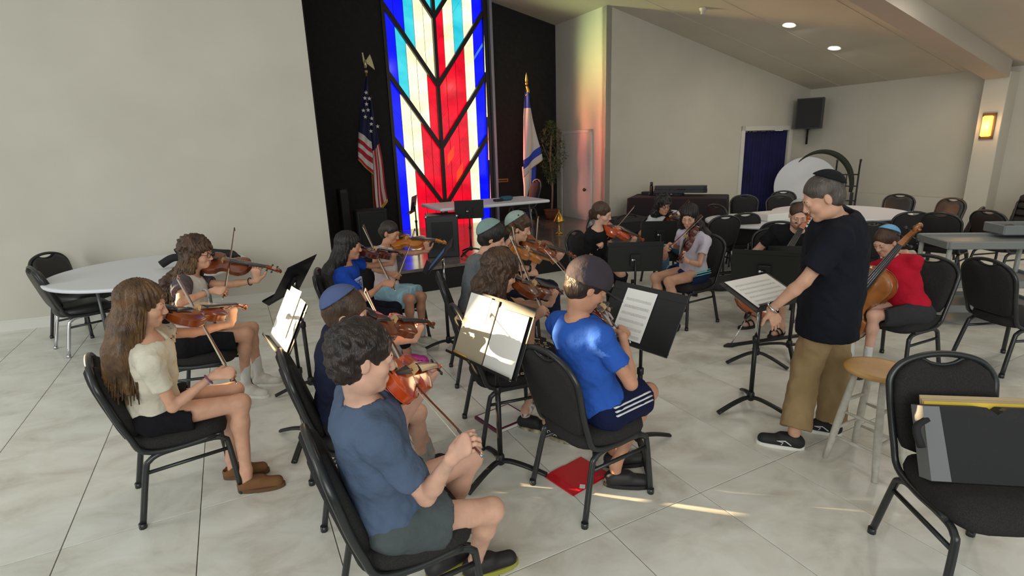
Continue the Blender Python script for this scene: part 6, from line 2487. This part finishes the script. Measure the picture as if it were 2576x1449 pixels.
PN['P7'] = person('P7', 'boy with dark hair and sage skullcap in a grey T-shirt playing violin', 12, .96, seat('P7'), SK_l, HBK,
    (1242, 592), (1212, 648), hy=-14, hp=-18, elbows=((1326, 700), (1300, 688)), knees=((1395, 745), (1385, 772)),
    violin=((1290, 626), (1392, 662), 'gold', 'golden violin held by the boy in the grey T-shirt', -6, 30), bow=((1290, 563), (1320, 722), 'bow of the boy in the grey T-shirt'),
    top=dict(m=cloth('grey_tee', (104, 108, 112)), sleeve=.66, g=.016), bottom=dict(m=cloth('dark_jeans', (32, 36, 56)), len=1.92),
    shoes=dict(kind='sneaker', m=mat('black_shoe', (26, 24, 26), .6)), hair=dict(kind='short', th=.022, noise=(.003, 60), kippah=K_sage, fringe=.060, ksize=.02))
PN['P8'] = person('P8', 'boy with wavy brown hair and pale sage skullcap in a black shirt playing viola', 0, .98, seat('P8'), SK_l, HBR,
    (1308, 570), (1284, 618), hy=-12, hp=-14, elbows=((1384, 678), None), knees=((1425, 728), (1420, 745)),
    violin=((1310, 608), (1446, 648), 'amber', 'reddish-brown viola held by the boy in black with the pale skullcap', -5, 45, 1.1), bow=((1355, 544), (1345, 694), 'upright bow of the boy in black with the pale skullcap'),
    top=dict(m=cloth('black_tee', (22, 22, 26)), sleeve=.62, g=.016), bottom=dict(m=cloth('dark_jeans', (32, 36, 56)), len=1.92),
    shoes=dict(kind='sneaker', m=mat('black_shoe', (26, 24, 26), .6)), hair=dict(kind='short', th=.024, noise=(.006, 75), kippah=K_sage2, fringe=.062, ksize=.02))
PN['P9'] = person('P9', 'girl with long wavy brown hair and dark patterned skirt, her back to the camera', 19, .96, seat('P9', .0), SK_l, HBR,
    (1258, 686), (1248, 762), hy=6, hp=-20, male=False, elbows=((1345, 795), (1318, 862)), knees=((1400, 900), (1395, 930)), ankles=((1310, 1045), (1372, 1105)),
    violin=((1300, 720), (1412, 738), 'brown', 'brown violin held by the girl in the patterned skirt', 10, 30), bow=((1285, 585), (1374, 792), 'pale bow of the girl in the patterned skirt'),
    top=dict(m=cloth('black_top', (30, 28, 32)), sleeve=.55, g=.014), bottom=dict(m=cloth('patterned_skirt', (30, 25, 25)), len=.85, skirt=True, name='skirt', drop=.10),
    shoes=dict(kind='sneaker', m=mat('black_knit_shoe', (24, 24, 26), .7), sole=mat('marbled_sole', (196, 186, 160), .6, noise=(18, (70, 62, 54), 4)), sock=mat('printed_sock', (220, 216, 210), .8, noise=(50, (90, 40, 50), 2)), sock_h=.11),
    hair=dict(kind='curly_long', th=.026, len=.50, front=.0, noise=(.005, 70), locks=90), feet_dir=(-25, -40))
PN['P10'] = person('P10', 'boy in a dark baseball cap, bright blue T-shirt and striped navy shorts, from behind', 33, .97, seat('P10', .02), SK_t, HDK,
    (1476, 722), (1450, 806), hy=-20, hp=-30, elbows=(None, (1588, 975)), knees=((1600, 975), (1632, 985)), ankles=((1545, 1135), (1540, 1165)),
    violin=((1492, 795), (1522, 770), 'dark', 'dark red violin half hidden behind the boy in the cap', 30, 40), bow=((1372, 618), (1572, 846), 'dark bow of the boy in the cap'),
    top=dict(m=cloth('bright_blue_tee', (46, 92, 184)), sleeve=.62, hem=-.04, g=.018), bottom=dict(m=cloth('navy_athletic', (18, 26, 62)), len=.72, flare=.03, stripes=mat('white_stripe', (222, 222, 222), .7)),
    shoes=dict(kind='sneaker', m=mat('black_shoe', (26, 24, 26), .6)), hair=dict(kind='short', th=.014, noise=(.003, 70), cap=cloth('charcoal_cap', (62, 56, 64)), nape=-.02), feet_dir=(5, -5))
PN['P11'] = person('P11', 'woman with tied-back brown hair in a black T-shirt playing a bright orange viola', -38, .96, seat('P11'), SK_p, HBR,
    (1514, 538), (1500, 577), hy=8, hp=-14, hr=-10, male=False, elbows=(None, (1447, 606)), knees=((1562, 690), (1530, 700)), ankles=((1560, 765), (1548, 775)),
    violin=((1516, 570), (1617, 606), 'orange', 'bright orange viola held by the woman in the black T-shirt', 30, 40, 1.12), bow=((1597, 517), (1508, 622), 'bow of the woman in the black T-shirt'),
    top=dict(m=cloth('black_tee', (22, 22, 26)), sleeve=.60, g=.014), bottom=dict(m=cloth('black_trousers', (20, 20, 24)), len=1.85),
    shoes=dict(kind='sandal', m=mat('black_shoe', (26, 24, 26), .6)), hair=dict(kind='tail', th=.012, noise=(.002, 80), fringe=.06))
PN['P12'] = person('P12', 'woman with curly dark hair, glasses and a white shirt, at the back', -85, .94, seat('P12'), SK_t, HBK,
    (1668, 517), (1664, 556), hy=5, hp=-8, male=False, elbows=(None, (1612, 590)),
    violin=((1680, 548), (1728, 562), 'dark', 'dark viola of the woman in the white shirt at the back', 35, 35), bow=((1733, 503), (1655, 572), 'bow of the woman in the white shirt'),
    top=dict(m=cloth('white_shirt', (216, 216, 216)), sleeve=.6, g=.016), bottom=dict(m=cloth('blue_jeans', (70, 92, 116)), len=1.9),
    shoes=dict(kind='sneaker', m=mat('black_shoe', (26, 24, 26), .6)), hair=dict(kind='curly_long', th=.032, len=.26, front=.03, noise=(.007, 80), locks=40, fringe=.055), face='glasses', res=.013)
PN['P13'] = person('P13', 'girl with long dark hair, lavender T-shirt and navy shorts with teal stripes', 211, .92, seat('P13'), SK_l, HBK,
    (1734, 545), (1745, 586), hy=28, hp=-20, male=False, elbows=((1757, 660), (1702, 622)), knees=((1682, 708), (1648, 698)), ankles=((1700, 800), (1662, 790)),
    violin=((1743, 580), (1714, 660), 'dark', 'dark red violin held by the girl in navy shorts with teal stripes', 40, 55), bow=((1765, 540), (1676, 628), 'bow of the girl in navy shorts with teal stripes'),
    top=dict(m=cloth('lavender_tee', (206, 198, 214)), sleeve=.60, hem=-.03, g=.016), bottom=dict(m=cloth('navy_short_shorts', (26, 42, 78)), len=.42, flare=.02, stripes=mat('teal_stripe', (120, 206, 200), .7)),
    shoes=dict(kind='sneaker', m=mat('black_shoe', (26, 24, 26), .6)), hair=dict(kind='long', th=.014, len=.30, front=.05, noise=(.002, 60), locks=40))
hx = np.array([math.cos(math.radians(245)), math.sin(math.radians(245)), 0])


def cello_pose(info_base, scroll_px, end_px, z_end, Lc, var, label, facing, guess):
    ep = fl(*end_px, z_end)
    S0 = near_pt(*scroll_px, guess)
    Lc = np.linalg.norm(S0 - ep) / 1.63
    L = .75 * Lc
    total = L + .27 * Lc + .1 * 2.1 * Lc + .40 * Lc
    sp = S0
    ax = unit(sp - ep)
    F = np.array([math.cos(math.radians(facing)), math.sin(math.radians(facing)), 0])
    up = unit(F - ax * (F @ ax))
    yv = np.cross(up, ax)
    o0 = ep + ax * (.40 * Lc) - up * .055
    t = empty('cello')
    t.matrix_world = Matrix([[ax[0], yv[0], up[0], o0[0]], [ax[1], yv[1], up[1], o0[1]], [ax[2], yv[2], up[2], o0[2]], [0, 0, 0, 1]])
    tag(t, label, 'cello')
    make_violin(var, L, .115 * Lc, True, t)
    return t, o0, ax, up, yv, L


x_, y_, z_ = seat('P14')
c1 = cello_pose(None, (2034, 545), (1837, 868), 0, 1.0, 'cello', 'orange-brown cello of the bearded man in black', 238, (2.88, 5.16, 1.12))
def cello_hands(c, fr):
    t_, o0, ax, up, yv, LC = c
    N = o0 + ax * LC * fr + up * .12
    w_ = N + yv * .075 + up * .03 - ax * .03
    return N, w_, (unit(-yv * .8 + up * .1 + ax * .35), unit(-up - yv * .4), (.5, .9, .6), .4)
N1, w1, h1_ = cello_hands(c1, 1.12)
o0, ax, up, LC = c1[1], c1[2], c1[3], c1[5]
brd = o0 + ax * LC * .5 + up * .20
P_ = person('P14', 'bearded man in black playing the cello behind the conductor', 238, 1.0, (x_, y_ - .05, .55), SK_p, HBR,
    (2000, 535), (2003, 582), hy=12, hp=-22, elbows=((2045, 625), (1902, 632)), wrists=((2024, 588), (1890, 668)), knees=((1960, 735), (1872, 728)), ankles=((1965, 818), (1902, 818)),
    top=dict(m=cloth('black_tee', (22, 22, 26)), sleeve=.62, g=.018), bottom=dict(m=cloth('khaki_shorts', (130, 116, 92)), len=.8, flare=.03),
    shoes=dict(kind='sandal', m=mat('black_shoe', (26, 24, 26), .6)), hair=dict(kind='buzz', th=.008, noise=(.001, 120), kippah=cloth('cream_felt', (176, 184, 180)), fringe=.085), face='beard', hands=(h1_, None), fat=1.15, feet_dir=(215, 200))
make_bow(near_pt(1888, 660, brd) , near_pt(2068, 628, brd), -up, 'bow of the bearded cellist in black', .735)
c2 = cello_pose(None, (2318, 566), tuple(project([2.48, 4.22, 0])), 0, .86, 'cello2', 'golden-brown small cello of the boy in the red T-shirt', 208, (2.99, 3.87, 1.2))
N2, w2, h2_ = cello_hands(c2, 1.15)
x_, y_, z_ = seat('P16', .02)
P_ = person('P16', 'small boy in a red T-shirt with a sky-blue skullcap playing the cello', 208, .82, (x_, y_ - .05, .53), SK_p, HBR,
    (2228, 606), (2244, 650), hy=-12, hp=-26, elbows=((2288, 690), (2160, 735)), wrists=((2254, 634), (2130, 770)), knees=((2197, 793), (2150, 780)), ankles=((2183, 890), (2140, 880)),
    top=dict(m=cloth('red_tee', (186, 22, 46)), sleeve=.55, g=.018), bottom=dict(m=cloth('charcoal_shorts', (52, 50, 54)), len=.85, flare=.03),
    shoes=dict(kind='sneaker', m=mat('black_shoe', (26, 24, 26), .6), sock=cloth('white_sock', (215, 215, 212)), sock_h=.12),
    hair=dict(kind='short', th=.012, noise=(.001, 100), kippah=K_lblue, fringe=.066), hands=(h2_, None), feet_dir=(215, 200))
band(P_, 0, .14, .030, mat('watch_strap', (52, 44, 40), .6), 'wristband', .011)
# conductor
p_f = fl(2050, 1100, 0)
cf = unit(np.array([-.62, .55, 0]))
PN['P15'] = CO = person('P15', 'standing conductor in a navy T-shirt and khaki trousers with a black skullcap', 150, 1.0, (1.92, 3.10, .92), SK_l, HGY,
    (2070, 497), (2108, 552), hy=14, hp=-28, elbows=((2018, 716), (2085, 700)), wrists=((1940, 778), (2075, 735)), knees=((2030, 915), (2102, 900)), ankles=((1998, 1086), (2092, 1062)), stand=True,
    top=dict(m=cloth('navy_black_tee', (22, 24, 34), bump=(14, .6)), sleeve=.74, hem=-.24, g=.034), bottom=dict(m=cloth('khaki_trousers', (158, 134, 98), (142, 118, 84), bump=(16, .7)), len=1.97, g=.026, name='trousers', cuff=.022, rise=.06),
    shoes=dict(kind='sneaker', m=mat('black_knit_shoe', (24, 24, 26), .7), sole=mat('white_rubber', (222, 220, 212), .5)),
    hair=dict(kind='buzz', th=.007, noise=(.0008, 140), kippah=K_blk, fringe=.080, ksize=.0), lean=.10, fat=1.05, feet_dir=(158, 152),
    hands=((unit(np.array([.45, .1, -.9])), unit(np.array([-.2, .95, 0])), (.15, .2, .15), .2), None))
band(CO, 0, .06, .034, M_chrome, 'wristwatch', .008)
for key, i, t, nm, col in (('P1', 1, .12, 'bracelet', (120, 70, 110)), ('P11', 1, .10, 'bracelet', (24, 22, 24)), ('P11', 1, .2, 'bracelet', (24, 22, 24)), ('P2', 0, .25, 'bracelet', (40, 32, 30)), ('P7', 0, .08, 'wristwatch', (24, 22, 24)), ('P2', 1, .2, 'wristwatch', (150, 148, 150))):
    band(PN[key], i, t, .028, mat('band_%d_%d' % (col[0], col[1]), col, .4), nm, .004 if nm == 'bracelet' else .009)
# patterned skirt: cream squares and rings
m = MATS['patterned_skirt']
nt = m.node_tree
b = nt.nodes['Principled BSDF']
vo = nt.nodes.new('ShaderNodeTexVoronoi')
vo.distance = 'CHEBYCHEV'
vo.inputs['Scale'].default_value = 26
vo.inputs['Randomness'].default_value = .55
tc = nt.nodes.new('ShaderNodeTexCoord')
nt.links.new(tc.outputs['Object'], vo.inputs['Vector'])
r = nt.nodes.new('ShaderNodeValToRGB')
r.color_ramp.interpolation = 'CONSTANT'
r.color_ramp.elements[0].color = lin(60, 50, 44)
r.color_ramp.elements[1].position = .12
r.color_ramp.elements[1].color = lin(196, 180, 150)
e = r.color_ramp.elements.new(.27)
e.color = lin(28, 24, 24)
nt.links.new(vo.outputs['Distance'], r.inputs['Fac'])
nt.links.new(r.outputs['Color'], b.inputs['Base Color'])


def text_mesh(body, size, m, parent, M, name='lettering', ext=.0008):
    cu = bpy.data.curves.new(name, 'FONT')
    cu.body = body
    cu.size = size
    cu.extrude = ext
    cu.align_x = 'CENTER'
    cu.align_y = 'CENTER'
    o = bpy.data.objects.new(name + '_src', cu)
    COL.objects.link(o)
    bpy.context.view_layer.update()
    me = bpy.data.meshes.new_from_object(o.evaluated_get(bpy.context.evaluated_depsgraph_get()))
    bpy.data.objects.remove(o)
    me.materials.clear()
    me.materials.append(m)
    me.transform(M)
    t = bpy.data.objects.new(name, me)
    COL.objects.link(t)
    if parent: t.parent = parent
    return t


M_white = mat('white_print', (222, 222, 222), .6)
# shoe lettering on the near side of the patterned-skirt girl's right shoe
I9 = PN['P9']
for i in (1,):
    d_ = I9['fdr'][i]
    side = -np.cross([0, 0, 1.], d_)
    c = I9['an'][i] * np.array([1, 1, 0]) + d_ * .055 + side * .0475 + np.array([0, 0, .052])
    X, Y_ = d_, np.array([0, 0, 1.])
    M4 = Matrix([[X[0], Y_[0], side[0], c[0] - I9['base'][0]], [X[1], Y_[1], side[1], c[1] - I9['base'][1]], [X[2], Y_[2], side[2], c[2]], [0, 0, 0, 1]])
    text_mesh('HOKA', .036, M_white, I9['root'], M4)
# conductor's shoe flash
for i in (0, 1):
    d_ = CO['fdr'][i]
    for q in (1, -1):
        side = np.cross([0, 0, 1.], d_) * q
        c = CO['an'][i] * np.array([1, 1, 0]) + d_ * .05 + side * .047 + np.array([0, 0, .05])
        mb = MB()
        P_ = [c + d_ * a + np.array([0, 0, z]) for a, z in ((-.035, -.012), (.0, .012), (.045, .006), (.01, 0), (.02, -.016))]
        mb.tube(P_, .0035, 5)
        CO['pmb']('shoe_flash', mb, M_white)
# clog holes
I3 = PN['P3']
for i in (0, 1):
    d_ = I3['fdr'][i]
    mb = MB()
    for q in (1, -1):
        side = np.cross([0, 0, 1.], d_) * q
        for a in (.07, .10, .13):
            mb.ball(I3['an'][i] * np.array([1, 1, 0]) + d_ * a + side * .040 + np.array([0, 0, .042]), .006, 6, 4)
    I3['pmb']('clog_holes', mb, mat('dark_pink', (90, 20, 66), .6))
# print on the blue T-shirt
c = I3['P0'] + I3['U'] * .30 + I3['Fs'] * .118 - I3['L'] * .045
Xp, Yp = -I3['U'], None
nrm = unit(I3['Fs'] * .75 - I3['L'] * .66)
c = I3['P0'] + I3['U'] * .27 + nrm * .150
Xp = unit(-I3['U'])
Yp = np.cross(nrm, Xp)
def loc4(X, Y, Zv, c, base):
    c = c - base
    return Matrix([[X[0], Y[0], Zv[0], c[0]], [X[1], Y[1], Zv[1], c[1]], [X[2], Y[2], Zv[2], c[2]], [0, 0, 0, 1]])
mb = MB().box((0, 0, 0), (.19, .075, .02), bev=.004)
o = mb.build('shirt_print', mat('pale_print', (150, 160, 196), .7), I3['root'], loc4(Xp, Yp, nrm, c, I3['base']))
text_mesh('HEOX', .062, mat('royal_blue_tee', (26, 70, 172)), I3['root'], loc4(Xp, Yp, nrm, c + nrm * .0105, I3['base']), 'shirt_lettering')
for q, c_px in enumerate(('a', 'b')):
    pass
bpy.context.view_layer.update()

# sub-parts: hang each small piece on the part it belongs to
bpy.context.view_layer.update()
SUB = {'iris': ('eye',), 'sole': ('shoe', 'sneaker', 'clog', 'slipper'), 'cap_brim': ('cap',), 'cap_button': ('cap',), 'ledge': ('desk',), 'bracket': ('desk',), 'knob': ('desk',),
       'peg': ('pegbox',), 'scroll': ('pegbox',), 'lettering': ('shoe',), 'shirt_lettering': ('shirt_print',), 'hair_locks': ('hair',), 'side_stripes': ('shorts',),
       'shoe_flash': ('shoe', 'sneaker'), 'clog_holes': ('clog',), 'raglan_sleeve': ('shirt',), 'stars': ('flag_cloth',), 'grip': ('upright',)}
def stem_(o):
    return o.name.split('.')[0]
def mid_(o):
    return sum((Vector(c) for c in o.bound_box), Vector()) / 8
for root in [o for o in COL.objects if o.parent is None and o.get('category')]:
    ch = list(root.children)
    for c in ch:
        if stem_(c) in SUB and stem_(root) not in ('hand_truck',):
            cand = [q for q in ch if stem_(q) in SUB[stem_(c)]]
            if cand:
                c.parent = min(cand, key=lambda q: (mid_(q) - mid_(c)).length)
